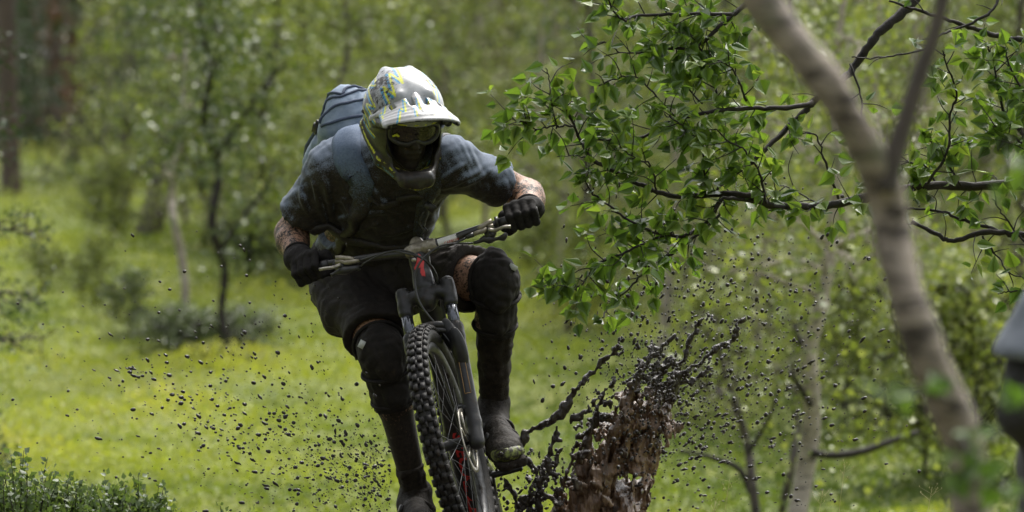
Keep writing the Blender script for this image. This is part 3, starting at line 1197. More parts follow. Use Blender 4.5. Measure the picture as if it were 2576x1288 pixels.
for rows in ([(792, 257), (800, 245), (822, 234), (857, 233), (868, 219), (887, 213), (926, 212)], [(790, 282), (797, 268), (822, 248), (852, 240), (882, 230), (928, 223)],
             [(803, 307), (811, 290), (838, 266), (876, 255), (920, 245)], [(808, 315), (835, 305), (871, 294), (912, 287)]):
    ln = onsurf(K, cat(np.array([hit(K, x_, y_ + 3) for x_, y_ in rows]), 5), .002, 8)
    mb = MB().tube(ln, .0048, 6)
    build('zip', mb, M['pack_dark'], pack)
mb = MB()
ln = onsurf(K, [pc - side * .2 + spine * (.06 - .30 * t) + back * .03 for t in np.linspace(0, 1, 14)], .003)
mb.tube(ln, .009, 6)
build('side_strap', mb, M['pack_dark'], pack)
bk_ = P(795, 322, .33)
bk_ = onsurf(K, [bk_], .012)[0]
mb = MB().box(bk_, PAX, (.012, .016, .007)).box(bk_ + spine * .02, PAX, (.006, .014, .004)).tube([bk_ - spine * .016, bk_ - spine * .05 + back * .02], .004, 6)
build('buckle', mb, M['black_plastic'], pack, smooth=False)


def ribbon(G, ctr, width, off, thick=.010, sub=5, tone=None):
    """padded strap lying on a field's surface; ctr rows (x,y,z), width per row"""
    cw = cat(np.column_stack([ctr, width]), sub)
    p = onsurf(G, cw[:, :3], off)
    wv = cw[:, 3]
    t = np.gradient(p, axis=0)
    nrm = G.grad(p)
    sd = np.cross(t, nrm)
    sd /= np.linalg.norm(sd, axis=1)[:, None]
    k = 7
    V, F = [], []
    for j in range(k):
        s = -1 + 2 * j / (k - 1)
        q = p + sd * (s * wv)[:, None]
        for _ in range(12):
            q = q - G.grad(q) * (G.sample(q) - off)[:, None] * .6
        V.append(q + G.grad(q) * (thick * (1 - abs(s) ** 4)))
    for j in range(k):
        V.append(V[j] - G.grad(V[j]) * (thick * 1.5))
    V = np.stack(V, 1)
    n, kk = V.shape[0], 2 * k
    order = list(range(k)) + list(range(2 * k - 1, k - 1, -1))
    V = V[:, order].reshape(-1, 3)
    for i in range(n - 1):
        for j in range(kk):
            F.append((i * kk + j, i * kk + (j + 1) % kk, (i + 1) * kk + (j + 1) % kk, (i + 1) * kk + j))
    return V, np.array(F)


rs = [P(872, 300, .18), P(868, 350, .10), P(872, 410, .03), P(890, 480, .03), P(893, 545, .10), P(862, 605, .20), P(835, 640, .30)]
VF = ribbon(S, np.array(rs), np.array([.046, .047, .044, .038, .030, .022, .018]), .003, .007)
g = S.grad(VF[0])
build('shoulder_strap', VF, M['strap'], pack, attrs={'mud': np.clip(.20 + (VF[0][:, 2] - P(0, 430, 0)[2]) * -2.6, -.1, .6)})
ls = [P(1100, 335, .12), P(1105, 380, .02), P(1090, 440, -.02), P(1078, 500, .04), P(1062, 560, .14), P(1050, 605, .25)]
VF = ribbon(S, np.array(ls), np.array([.040, .040, .036, .03, .024, .018]), .003, .007)
build('shoulder_strap', VF, M['strap'], pack, attrs={'mud': np.full(len(VF[0]), .45)})
VF = ribbon(S, np.array([P(893, 548, 0), P(940, 560, 0), P(1000, 553, 0), P(1068, 530, 0)]), np.array([.010] * 4), .004, .006)
build('chest_strap', VF, M['strap'], pack, attrs={'mud': np.full(len(VF[0]), .6)})
bb = P(1082, 520, .0)
mb = MB().box(bb, [unit(V3(.8, 0, -.6)), V3(0, 1, 0), unit(V3(.6, 0, .8))], (.017, .008, .012)).tube([P(1066, 532, .0), P(1055, 560, .02), P(1068, 580, .02), P(1060, 592, .03)], .003, 6, smooth=4)
build('buckle', mb, M['black_plastic'], pack, smooth=False)
VF = ribbon(S, np.array([P(795, 575, .35), P(800, 600, .22), P(860, 625, .22), P(950, 630, .22), P(1040, 610, .26)]), np.array([.022, .022, .018, .014, .014]), .004, .008)
build('waist_belt', VF, M['strap'], pack, attrs={'mud': np.full(len(VF[0]), .6)})
mb = MB()
mb.tube([P(1052, 552, .1), P(1062, 570, .08), P(1070, 578, .07)], [.002, .002, .002], 6).tube([P(1062, 571, .08), P(1074, 580, .07)], [.006, .005], 8)
build('cord', mb, M['black_plastic'], pack)
# ------------------------------------------------------------------ the bicycle
M['tyre'] = pmat('wet_muddy_rubber', (0.009, 0.008, 0.008), (0.022, 0.020, 0.018), 90, 0.6, 0.5, 220, 0.002, mud=0.5, mud_scale=70, mud_rough=0.55, spec=0.3)
M['rim'] = pmat('dull_rim', (0.06, 0.06, 0.062), (0.13, 0.13, 0.13), 60, 0.45, 0.3, 150, 0.001, mud=0.46, mud_scale=80, metallic=0.6)
M['steel'] = pmat('muddy_steel', (0.28, 0.26, 0.22), (0.45, 0.42, 0.36), 80, 0.35, 0.3, 200, 0.001, mud=0.34, mud_scale=110, metallic=0.8)
M['fork'] = pmat('black_fork_paint', (0.010, 0.010, 0.010), (0.022, 0.021, 0.020), 60, 0.33, 0.35, 120, 0.0012, mud=0.46, mud_scale=70, coat=0.05, spec=0.3, mud_rough=0.55)
M['stan'] = pmat('dark_polished_stanchion', (0.07, 0.075, 0.085), (0.13, 0.135, 0.15), 60, 0.18, 0.1, 120, 0.0006, metallic=0.85, mud=0.15, mud_scale=110)
M['frame'] = pmat('black_frame_paint', (0.014, 0.014, 0.015), (0.03, 0.03, 0.03), 60, 0.3, 0.3, 120, 0.001, mud=0.46, mud_scale=70, coat=0.05, spec=0.3, mud_rough=0.55)
M['red'] = pmat('red_print', (0.42, 0.018, 0.016), (0.55, 0.035, 0.03), 90, 0.4, 0.2, 160, 0.0008, mud=0.3, mud_scale=160)
M['bar'] = pmat('black_handlebar', (0.016, 0.015, 0.015), (0.032, 0.03, 0.028), 60, 0.35, 0.3, 160, 0.001, mud=0.46, mud_scale=100)
M['clamp'] = pmat('tan_muddy_metal', (0.16, 0.14, 0.10), (0.30, 0.27, 0.21), 70, 0.35, 0.5, 150, 0.0015, metallic=0.5, mud=0.33, mud_scale=120)
M['cable'] = pmat('black_hose', (0.012, 0.012, 0.012), (0.024, 0.023, 0.022), 80, 0.35, 0.1, mud=0.15, mud_scale=100)
M['white'] = pmat('white_sticker', (0.5, 0.49, 0.47), (0.66, 0.65, 0.62), 90, 0.4, 0.1, mud=0.25, mud_scale=160)
M['orange'] = pmat('ochre_print', (0.22, 0.12, 0.03), (0.32, 0.18, 0.05), 90, 0.4, 0.1, mud=0.3, mud_scale=160)

bike = thing('mountain_bike', P(1165, 1395, 0.1), 'muddy black mountain bike with red markings under the cyclist, front wheel foremost', 'bicycle')


def frame_axes(yaw, lean):
    y, l_ = math.radians(yaw), math.radians(lean)
    h = V3(-math.sin(y), -math.cos(y), 0)
    l0 = V3(math.cos(y), -math.sin(y), 0)
    z = V3(0, 0, 1)
    return h, l0 * math.cos(l_) + z * math.sin(l_), z * math.cos(l_) - l0 * math.sin(l_)


fh, fl, fwv = frame_axes(8, 15.5)
HUB = P(1141, 1118, -.36)
st = unit(fwv * .885 - fh * .465)                  # steering axis, upwards
KC = HUB + fwv * .445 - fh * .232                  # middle of the fork crown
HEADT = KC + st * .150
BARC = P(1060, 626, -.055)


def wheel(name, hub, h, l, w, R, front):
    """Empty with tyre, rim, spokes, hub, rotor; h = rolling direction, l = axle, w = up"""
    wh = part_empty(name, bike)
    c = lambda ang, r, s: hub + (math.cos(ang) * h + math.sin(ang) * w) * r + l * s
    mb = MB()
    n, m = 72, 12
    vv = [c(2 * math.pi * i / n, R - .034 + .028 * math.cos(2 * math.pi * j / m), .029 * math.sin(2 * math.pi * j / m)) for i in range(n) for j in range(m)]
    ff = [(i * m + j, ((i + 1) % n) * m + j, ((i + 1) % n) * m + (j + 1) % m, i * m + (j + 1) % m) for i in range(n) for j in range(m)]
    mb.add(vv, ff)
    NK = 66
    for i in range(NK):                                     # tread blocks: paired centre blocks, staggered shoulders
        for s, ro, half, sh_ in ((-.0095, -.0055, .0078, 0), (.0095, -.0055, .0078, .0), (-.0265, -.0185, .0072, .5), (.0265, -.0185, .0072, .5), (0, -.0055, .003, .5)):
            if s == 0 and i % 2:
                continue
            a0 = 2 * math.pi * (i + sh_) / NK
            rad = unit(math.cos(a0) * h + math.sin(a0) * w)
            tan = unit(-math.sin(a0) * h + math.cos(a0) * w)
            tilt = s / .045
            nn = unit(rad * math.cos(tilt * 1.4) + l * math.sin(tilt * 1.4))
            ss = np.cross(tan, nn)
            ce = c(a0, R - .034, 0) + nn * (.0295 + (0.0015 if abs(s) < .02 else 0)) + ss * 0
            ce = c(a0, R - .034, 0) + (rad * math.cos(abs(s) / .03 * 1.05) + l * math.copysign(math.sin(abs(s) / .03 * 1.05), s)) * .0305
            nn = unit(ce - c(a0, R - .034, 0))
            ss = np.cross(tan, nn)
            hh = .0048 if abs(s) < .02 else .0055
            base = [(ss, half), (tan, .0105 if abs(s) < .02 else .0115), (nn, hh)]
            V8 = []
            for k0 in (-1, 1):
                for k1 in (-1, 1):
                    for k2 in (-1, 1):
                        f_ = .88 if k2 > 0 else 1.0
                        V8.append(ce + ss * k0 * base[0][1] * f_ + tan * k1 * base[1][1] * f_ + nn * k2 * hh)
            mb.add(V8, [(0, 1, 3, 2), (4, 6, 7, 5), (0, 4, 5, 1), (2, 3, 7, 6), (0, 2, 6, 4), (1, 5, 7, 3)])
    build('tyre', mb, M['tyre'], wh, smooth=False)
    mb = MB()
    prof = [(R - .058, -.015), (R - .058, .015), (R - .070, .016), (R - .084, .008), (R - .084, -.008), (R - .070, -.016)]
    k = len(prof)
    vv = [c(2 * math.pi * i / n, r, s) for i in range(n) for r, s in prof]
    ff = [(i * k + j, ((i + 1) % n) * k + j, ((i + 1) % n) * k + (j + 1) % k, i * k + (j + 1) % k) for i in range(n) for j in range(k)]
    mb.add(vv, ff)
    build('rim', mb, M['rim'], wh)
    hbm = MB().tube([hub - l * .055, hub - l * .036, hub - l * .034, hub - l * .028, hub + l * .028, hub + l * .034, hub + l * .036, hub + l * .055],
                    [.012, .014, .029, .016, .016, .030, .014, .012], 14)
    build('hub', hbm, M['fork'], wh)
    for i in range(32):
        sg = 1 if i % 2 else -1
        a0 = 2 * math.pi * i / 32
        off = .75 * (1 if (i // 2) % 2 else -1)
        mb = MB().tube([c(a0 + off, .027, sg * .033), c(a0, R - .082, sg * .004)], .0011, 5)
        build('spoke', mb, M['rim'], wh)
    mb = MB()                                               # brake disc
    n2 = 48
    rr = [(.083, .100)]
    for ro, ri in rr:
        vv, ff = [], []
        for i in range(n2):
            a0 = 2 * math.pi * i / n2
            wv = .002 * math.cos(6 * a0)
            for r, s in ((ri + wv, .0455), (ro, .0455), (ro, .0475), (ri + wv, .0475)):
                vv.append(c(a0, r, s))
            for j in range(4):
                ff.append((i * 4 + j, ((i + 1) % n2) * 4 + j, ((i + 1) % n2) * 4 + (j + 1) % 4, i * 4 + (j + 1) % 4))
        mb.add(vv, ff)
    for i in range(6):
        a0 = 2 * math.pi * i / 6
        mb.tube([c(a0, .022, .0465), c(a0 + .4, .055, .0465), c(a0 + .5, .086, .0465)], .004, 5)
    build('brake_disc', mb, M['steel'], wh)
    return wh


wheel('front_wheel', HUB, fh, fl, fwv, .367, True)

# ---- fork
fork = part_empty('fork', bike)
mb = MB()
K = SDF(KC - .16, KC + .16, .004)
for sg in (-1, 1):
    K.put(cap(KC - st * .004, KC + fl * .040 * sg + st * .004 + fh * .006, .027, .019), .012)
    K.put(cap(KC + fl * .040 * sg + st * .004 + fh * .006, KC + fl * .070 * sg - st * .016, .019, .022), .012)
    K.put(cap(KC + fl * .070 * sg + st * .022, KC + fl * .070 * sg - st * .040, .0225, .0225), .008)
K.put(cap(KC - st * .02, KC + st * .022, .031, .031), .01)
K.warp(wob(91, 120, .0008))
build('crown', K.mesh(), M['fork'], fork)
for sg in (-1, 1):
    top = KC + fl * .070 * sg
    dn = HUB + fl * .070 * sg - fh * .012
    ax = unit(dn - top)
    Lf = np.linalg.norm(dn - top)
    mb = MB().tube([top + st * .030, top + st * .034, top + st * .040], [.021, .021, .015], 16)
    build('top_cap', mb, M['black_plastic'], fork)
    build('stanchion', MB().tube([top - st * .03, top + ax * (Lf * .30)], .0178, 18), M['stan'], fork)
    K = SDF(np.minimum(top, dn) - .06, np.maximum(top, dn) + .06, .0042)
    a0, a1 = top + ax * Lf * .26, top + ax * Lf * .90
    K.put(cap(a0, a0 + ax * .03, .0255, .0245), .006)
    K.put(cap(a0 + ax * .03, a1, .0235, .0225), .006)
    K.put(cap(a1, dn + ax * .012 + fh * .012, .022, .024), .012)
    lower = build('lower_leg', K.mesh(), M['fork'], fork)
    if sg == 1:
        # ochre outline printed on the leg turned to the camera
        mb = MB()
        nn = unit(V3(.1, -1, 0) - ax * (V3(.1, -1, 0) @ ax))
        sd = np.cross(ax, nn)
        fp = lambda u, v: top + ax * Lf * v + nn * .0232 * math.cos(u) + sd * .0232 * math.sin(u)
        for (u0, v0), (u1, v1) in (((-.3, .40), (-.3, .72)), ((-.3, .72), (.5, .72)), ((.5, .40), (.5, .72)), ((-.3, .40), (.5, .40))):
            mb.tube([fp(u0 + (u1 - u0) * t, v0 + (v1 - v0) * t) for t in np.linspace(0, 1, 6)], .0011, 4)
        build('print', mb, M['orange'], lower)
brc = MB()
b0 = KC - st * .14 - fl * .070
b1 = KC - st * .14 + fl * .070
arch = [b0 + (b1 - b0) * t + (fwv * .035 + fh * .045) * math.sin(math.pi * t) ** .6 for t in np.linspace(0, 1, 13)]
brc.tube(arch, [.013] * 13, 10)
brc.tube([p_ - st * .018 for p_ in arch], [.009] * 13, 8)
build('brace', brc, M['fork'], fork)
axl = MB().tube([HUB - fl * .085, HUB - fl * .060, HUB + fl * .060, HUB + fl * .088], [.011, .009, .009, .012], 12)
build('axle', axl, M['fork'], fork)
cal = HUB + fl * .052 + fwv * .075 - fh * .065
build('brake_caliper', MB().box(cal, [fl, unit(fwv + fh * .3), unit(fh - fwv * .3)], (.018, .032, .017)).tube([cal + fwv * .03, cal + fwv * .05 + fl * .01], .008, 8), M['fork'], fork)
fend = KC - st * .165
K = SDF(fend - .2, fend + .2, .005)                          # short rubber mudguard between the legs, and the guide on the right leg
K.put(ell(KC - st * .145 + fl * .052 + fh * .030, [fl, st, fh], (.022, .045, .014)), .01)
K.put(ell(KC - st * .200 + fl * .074 + fh * .030, [fl, st, fh], (.024, .060, .016)), .02)
build('hose_guard', K.mesh(), M['fork'], fork)

# ---- frame
frm = part_empty('frame', bike)
bh, bl, bw = frame_axes(2, 15.5)
BB = P(1202, 1300, .40)
K = SDF(np.minimum(HEADT, KC) - .09, np.maximum(HEADT, KC) + .09, .004)
K.put(cap(KC + st * .030, KC + st * .055, .035, .031), .01)
K.put(cap(KC + st * .055, HEADT - st * .03, .0305, .030), .01)
K.put(cap(HEADT - st * .03, HEADT - st * .01, .031, .032), .008)
htube = build('head_tube', K.mesh(), M['frame'], frm)
HT = K
d0 = KC + st * .055 - fh * .03
mids = [d0, d0 * .72 + BB * .28 - bh * .0, d0 * .35 + BB * .65, BB]
K = SDF(np.minimum(d0, BB) - .09, np.maximum(d0, BB) + .09, .006)
K.limb(mids, [.036, .042, .046, .048], .02)
dtb = build('down_tube', K.mesh(), M['frame'], frm)
DT = K
SEAT = BB + bw * .33 - bh * .17
build('top_tube', MB().tube([HEADT - st * .04 - fh * .02, HEADT * .5 + SEAT * .5 - bw * .02, SEAT], [.024, .022, .02], 14, smooth=4), M['frame'], frm)
build('seat_tube', MB().tube([BB, SEAT, SEAT + bw * .05 - bh * .02], [.024, .02, .018], 14), M['frame'], frm)
RH = P(1184, 1205, .86)
for sg in (-1, 1):
    build('chain_stay', MB().tube([BB + bl * .035 * sg, BB * .5 + RH * .5 + bl * .05 * sg, RH + bl * .072 * sg], [.018, .016, .014], 10, smooth=3), M['frame'], frm)
    build('seat_stay', MB().tube([SEAT - bw * .1 + bl * .03 * sg, RH + bl * .072 * sg], [.014, .012], 10), M['frame'], frm)
build('shock', MB().tube([BB + bw * .10 + bh * .02, BB + bw * .16 + bh * .05, BB + bw * .17 + bh * .055, BB + bw * .28 + bh * .10], [.018, .018, .028, .028], 14), M['stan'], frm)
# S-shaped lightning mark on the head tube
lg = np.array([(1163, 497), (1176, 508), (1166, 556), (1192, 528), (1203, 540), (1180, 606), (1186, 660), (1180, 676), (1162, 668), (1157, 640), (1167, 592), (1128, 604), (1116, 592), (1140, 566)], float)
hc = (KC + st * .05 + HEADT) / 2 - st * .012
hx = unit(fl - st * (fl @ st))
nn = -np.cross(hx, st)
if nn[1] > 0:
    nn = -nn
# densify the outline into a fan over a small grid of triangles
ctr_rows = [((1163, 497), (1176, 508)), ((1152, 540), (1170, 540)), ((1140, 566), (1197, 533)), ((1122, 585), (1194, 565)), ((1120, 598), (1186, 588)), ((1164, 600), (1181, 606)), ((1158, 640), (1184, 640)), ((1163, 668), (1181, 674))]
vv, ff = [], []
sc_ = .4657 / 1.59 / 840 * 1.3
for (xa, ya), (xb, yb) in ctr_rows:
    for t in (0, .33, .67, 1):
        x_, y_ = xa + (xb - xa) * t - 1162, ya + (yb - ya) * t - 586
        x_, y_ = x_ * 1.25, y_ * 1.0
        vv.append(hc + hx * (x_ * sc_ + .004) - st * (y_ * sc_) + nn * .033)
for i in range(len(ctr_rows) - 1):
    for j in range(3):
        ff.append((i * 4 + j, i * 4 + j + 1, (i + 1) * 4 + j + 1, (i + 1) * 4 + j))
vv = onsurf(HT, vv, .0012)
build('emblem', (vv, np.array(ff)), M['red'], frm, smooth=False)
# red lettering along the underside of the down tube
tv, tt = text_tris('SPECIALIZED', .066, .0022)
dax = unit(BB - d0)
nn = unit(V3(.0, -1, -.1) - dax * (V3(.0, -1, -.1) @ dax))
sd = np.cross(dax, nn)
if sd[0] < 0:
    sd = -sd
LL = np.linalg.norm(BB - d0)
s_ = tv[:, 0] / tv[:, 0].max()
pts = d0 + dax * (.60 * LL + s_ * LL * .40)[:, None] + sd * (.020 - tv[:, 1] * .9)[:, None] * -1.0 + nn * .05
pts = onsurf(DT, pts, .0015)
build('lettering', (pts, tt), M['red'], frm, smooth=False)

wheel('rear_wheel', RH, bh, bl, bw, .36, False)

# ---- cranks and pedals
crk = part_empty('crankset', bike)
PL, PR = P(1274, 1185, .20), P(1072, 1358, .20)
build('chainring', MB().tube([BB - bl * .048, BB - bl * .044], [.075, .075], 32), M['rim'], crk)
build('bottom_bracket', MB().tube([BB - bl * .06, BB + bl * .06], .022, 14), M['fork'], crk)
for sg, pp in ((1, PL), (-1, PR)):
    c1 = pp - bl * sg * .055
    build('crank_arm', MB().tube([BB + bl * .065 * sg, (BB + bl * .065 * sg) * .5 + c1 * .5, c1], [.017, .014, .015], 10), M['fork'], crk)
    mb = MB().box(pp, [bl, bh, bw], (.050, .05, .008)).tube([c1, pp + bl * sg * .05], .008, 8)
    for k0 in (-1, 1):
        for k1 in (-.9, 0, .9):
            mb.tube([pp + bl * .045 * k0 + bh * .045 * k1 - bw * .012, pp + bl * .045 * k0 + bh * .045 * k1 + bw * .012], .002, 5)
    build('pedal', mb, M['fork'], crk, smooth=False)
# ---- saddle (hidden behind the rider but there)
sdl = part_empty('saddle', bike)
SP = SEAT + bw * .16 - bh * .05
K = SDF(SP - .2, SP + .2, .007)
K.put(cap(SP + bh * .13, SP - bh * .02, .020, .035), .03)
K.put(ell(SP - bh * .09, [bl, bh, bw], (.068, .055, .025)), .03)
build('saddle_cover', K.mesh(), M['black_plastic'], sdl)
build('seat_post', MB().tube([SEAT, SP - bw * .02], .0145, 12), M['fork'], sdl)

# ---- handlebar, grips, levers, stem, hoses
hbr = part_empty('handlebar', bike)
build('bar', MB().tube(BARP[1:-1], [.0115, .0115, .0120, .0125, .0145, .0168, .0165, .0140, .0128, .0120, .0115], 12, smooth=5), M['bar'], hbr)
build('grip', MB().tube([BARP[0], BARP[0] * .3 + BARP[1] * .7, BARP[2] * .85 + BARP[3] * .15], [.0165, .0155, .0155], 14, smooth=3), M['black_plastic'], hbr)
build('grip', MB().tube([BARP[-3] * .9 + BARP[-4] * .1, BARP[-2], BARP[-1]], [.0155, .0155, .0165], 14, smooth=3), M['black_plastic'], hbr)
# stem and clamps
K = SDF(BARC - .14, BARC + .14, .004)
stt = HEADT + st * .012
K.put(cap(HEADT - st * .012, stt + st * .018, .024, .022), .006)
K.put(cap(stt, BARC - fh * .012, .019, .021), .012)
for t in (-.026, .026):
    d_ = unit(BARP[7] - BARP[5])
    K.put(cap(BARC + d_ * (t - .007), BARC + d_ * (t + .007), .0225, .0225), .003)
K.put(cap(BARC - unit(BARP[7] - BARP[5]) * .02, BARC + unit(BARP[7] - BARP[5]) * .02, .0195, .0195), .006)
K.warp(wob(95, 160, .0008))
stem = build('stem', K.mesh(), M['clamp'], hbr)
for t in (-.026, .026):
    for v_ in (-.014, .014):
        p0 = BARC + unit(BARP[7] - BARP[5]) * t + fh * .020 + st * v_ * 1.0
        build('bolt', MB().tube([p0, p0 + fh * .005], .0045, 8), M['steel'], stem)
p0 = P(1041, 654, -.10)
build('bolt', MB().tube([p0, p0 + V3(0, -.006, 0)], [.0075, .0065], 12), M['steel'], stem)


def lever(side_, pts):
    lv = part_empty('brake_lever', hbr)
    return lv


def P2(zx, zy, d):            # position read off the enlarged right-hand control
    return P((1750 + zx * .2329) / 1.5901, (820 + zy * .2329) / 1.5901, d)


def P3(zx, zy, d):            # position read off the enlarged left-hand control
    return P((1150 + zx * .2717) / 1.5901, (950 + zy * .2717) / 1.5901, d)


# right in the picture
build('brake_reservoir', MB().tube([P2(690, 420, -.10), P2(760, 380, -.10), P2(880, 310, -.10), P2(940, 275, -.10)], [.007, .009, .0095, .009], 10).tube([P2(850, 285, -.1), P2(880, 278, -.1)], .004, 8), M['clamp'], hbr)
build('brake_cylinder', MB().tube([P2(610, 505, -.11), P2(700, 470, -.11), P2(800, 440, -.11), P2(850, 400, -.11)], [.0065, .0075, .0075, .006], 10).tube([P2(870, 380, -.11), P2(960, 350, -.11)], [.007, .006], 8), M['clamp'], hbr)
build('hose_nut', MB().tube([P2(490, 560, -.11), P2(560, 530, -.11), P2(620, 505, -.11)], [.005, .007, .0075], 10), M['cable'], hbr)
build('brake_lever', MB().tube([P2(880, 420, -.12), P2(980, 440, -.13), P2(1060, 410, -.15), P2(1150, 375, -.16), P2(1260, 370, -.16)], [.006, .006, .0055, .005, .0055], 8, smooth=3), M['steel'], hbr)
build('lever_clamp', MB().tube([P2(830, 470, -.10), P2(980, 450, -.09)], [.014, .016], 10).tube([P2(985, 300, -.075), P2(1045, 290, -.075)], .0175, 14).box(P2(900, 510, -.10), [unit(V3(.9, 0, .4)), V3(0, 1, 0), unit(V3(-.4, 0, .9))], (.014, .01, .012)), M['black_plastic'], hbr)
build('shift_lever', MB().tube([P2(620, 650, -.10), P2(720, 625, -.10), P2(800, 580, -.10), P2(900, 590, -.10), P2(980, 590, -.11), P2(1060, 570, -.12), P2(1130, 560, -.13), P2(1180, 490, -.14)], [.004, .006, .010, .014, .006, .006, .011, .006], 8, smooth=2), M['black_plastic'], hbr)
# left in the picture
build('brake_reservoir', MB().tube([P3(705, 305, .01), P3(780, 300, .01), P3(900, 310, .0), P3(980, 320, -.01)], [.008, .0085, .0085, .006], 10), M['clamp'], hbr)
build('brake_cylinder', MB().tube([P3(715, 360, .01), P3(800, 355, .0), P3(850, 375, -.01), P3(1000, 350, -.02), P3(1060, 335, -.02)], [.008, .006, .0075, .0075, .005], 10), M['clamp'], hbr)
build('brake_lever', MB().tube([P3(780, 400, -.01), P3(700, 430, -.02), P3(640, 445, -.03), P3(550, 455, -.03), P3(470, 470, -.025)], [.006, .006, .0055, .005, .005], 8, smooth=3), M['steel'], hbr)
build('lever_clamp', MB().tube([P3(700, 400, .03), P3(850, 440, .0)], [.013, .015], 10), M['black_plastic'], hbr)
build('shift_lever', MB().tube([P3(640, 560, .0), P3(700, 530, .0), P3(800, 490, -.01), P3(900, 475, -.01), P3(1060, 440, -.02)], [.007, .006, .012, .014, .009], 8, smooth=2), M['black_plastic'], hbr)
for nm, rows, r in (
        ('brake_hose', [P2(490, 565, -.11), P(1130, 618, -.12), P(1085, 632, -.14), P(1052, 668, -.16), P(1044, 715, -.17), P(1058, 765, -.20), P(1095, 815, -.22), P(1135, 865, -.24), P(1160, 905, -.25)], .0036),
        ('shift_cable', [P2(610, 655, -.10), P(1120, 615, -.13), P(1084, 634, -.15), P(1078, 655, -.15), P(1090, 682, -.13), P(1101, 712, -.12), P(1102, 755, -.05)], .0030),
        ('brake_hose', [P3(1060, 335, -.02), P(935, 646, -.07), P(985, 633, -.11), P(1020, 637, -.14), P(1058, 648, -.15), P(1090, 676, -.14), P(1106, 725, -.10), P(1106, 790, .0)], .0034),
        ('shift_cable', [P3(1060, 440, -.02), P(920, 660, -.06), P(965, 638, -.10), P(1010, 630, -.13), P(1050, 642, -.15), P(1080, 668, -.14), P(1098, 712, -.10)], .0026)):
    build(nm, MB().tube(rows, r, 7, smooth=6), M['cable'], hbr)
# white sticker with lettering on the bar
d_ = unit(P(1137, 602, 0) - P(1108, 611, 0))
n_ = V3(0, -1, 0)
up_ = unit(np.cross(n_, d_))
if up_[2] < 0:
    up_ = -up_
c0 = P(1126, 605, -.062)
vv, ff = [], []
for i in range(9):
    for j in range(6):
        a0 = math.radians(-35 + 95 * j / 5)
        vv.append(c0 + d_ * (-.030 + .060 * i / 8) + (.0150 * math.cos(a0)) * n_ + .0150 * math.sin(a0) * up_)
for i in range(8):
    for j in range(5):
        ff.append((i * 6 + j, (i + 1) * 6 + j, (i + 1) * 6 + j + 1, i * 6 + j + 1))
build('sticker', (np.array(vv), np.array(ff)), M['white'], hbr)
tv, tt = text_tris('CARBON', .011)
a0 = (tv[:, 1] - .008) / .0150
pts = c0 + np.outer(tv[:, 0] - .012, d_) + np.outer(.0156 * np.cos(a0), n_) + np.outer(.0156 * np.sin(a0), up_)
build('lettering', (pts, tt), M['red'], hbr, smooth=False)
# ------------------------------------------------------------------ ground
def smooth01(t):
    t = np.clip(t, 0, 1)
    return t * t * (3 - 2 * t)


_hum = wob(101, 1.1, .05)
_hum2 = wob(102, 3.2, .022)


def gz(x, y):
    x, y = np.asarray(x, float), np.asarray(y, float)
    z = _hum(x, y, 0) + _hum2(x, y, 0)
    z = z * smooth01((y - 9) / 6) * .9
    z = z + .020 * np.clip(y - 40, 0, 55) * smooth01((y - 40) / 30)
    z = z + .016 * np.clip(y - 130, 0, 900)
    z = z - .95 * smooth01((y - 12.4) / 6.0) * (1 - smooth01((y - 19) / 25))            # a shallow dip behind the track, rising again to the meadow
    r = np.hypot((x + .10) / .75, (y - 13.5) / 1.1)
    z = z - .26 * smooth01(1.25 - r)                                             # the puddle's hollow
    return z


M['ground'] = None
m, nt, N, L = new_mat('mossy_ground')
out = N.new("ShaderNodeOutputMaterial")
b = N.new("ShaderNodeBsdfPrincipled")
tc = N.new("ShaderNodeTexCoord").outputs["Object"]
c1 = ramp(N, L, nz(N, L, tc, 0.7, 6, .7), [(.3, (.075, .115, .012)), (.5, (.16, .19, .018)), (.72, (.26, .25, .03))])
c2 = ramp(N, L, nz(N, L, tc, 7.0, 6, .7), [(.35, (.03, .05, .008)), (.55, (.14, .17, .02)), (.75, (.28, .27, .04))])
col = mixc(N, L, .5, c1, c2)
L.new(col, b.inputs["Base Color"])
b.inputs["Roughness"].default_value = .85
bp = N.new("ShaderNodeBump")
bp.inputs["Strength"].default_value = .6
bp.inputs["Distance"].default_value = .05
L.new(nz(N, L, tc, 25, 6, .7), bp.inputs["Height"])
L.new(bp.outputs[0], b.inputs["Normal"])
L.new(b.outputs[0], out.inputs["Surface"])
M['ground'] = m

ys = np.concatenate([np.linspace(-30, 8, 20), np.linspace(8.3, 20, 70), np.linspace(20.3, 60, 110), np.linspace(61, 160, 70), np.geomspace(165, 4000, 30)])
us = np.sign(np.linspace(-1, 1, 141)) * np.abs(np.linspace(-1, 1, 141)) ** 2.2
X = us[None, :] * (30 + np.abs(ys)[:, None] * 1.2)
Y = np.repeat(ys[:, None], 141, 1)
Z = gz(X, Y)
Vg = np.stack([X, Y, Z], -1).reshape(-1, 3)
nr, ncl = X.shape
i = np.arange(nr - 1)[:, None] * ncl + np.arange(ncl - 1)[None]
Fg = np.stack([i, i + 1, i + ncl + 1, i + ncl], -1).reshape(-1, 4)
go = link('ground', mesh_np('ground', Vg, [Fg]), M['ground'])
go["kind"] = "structure"

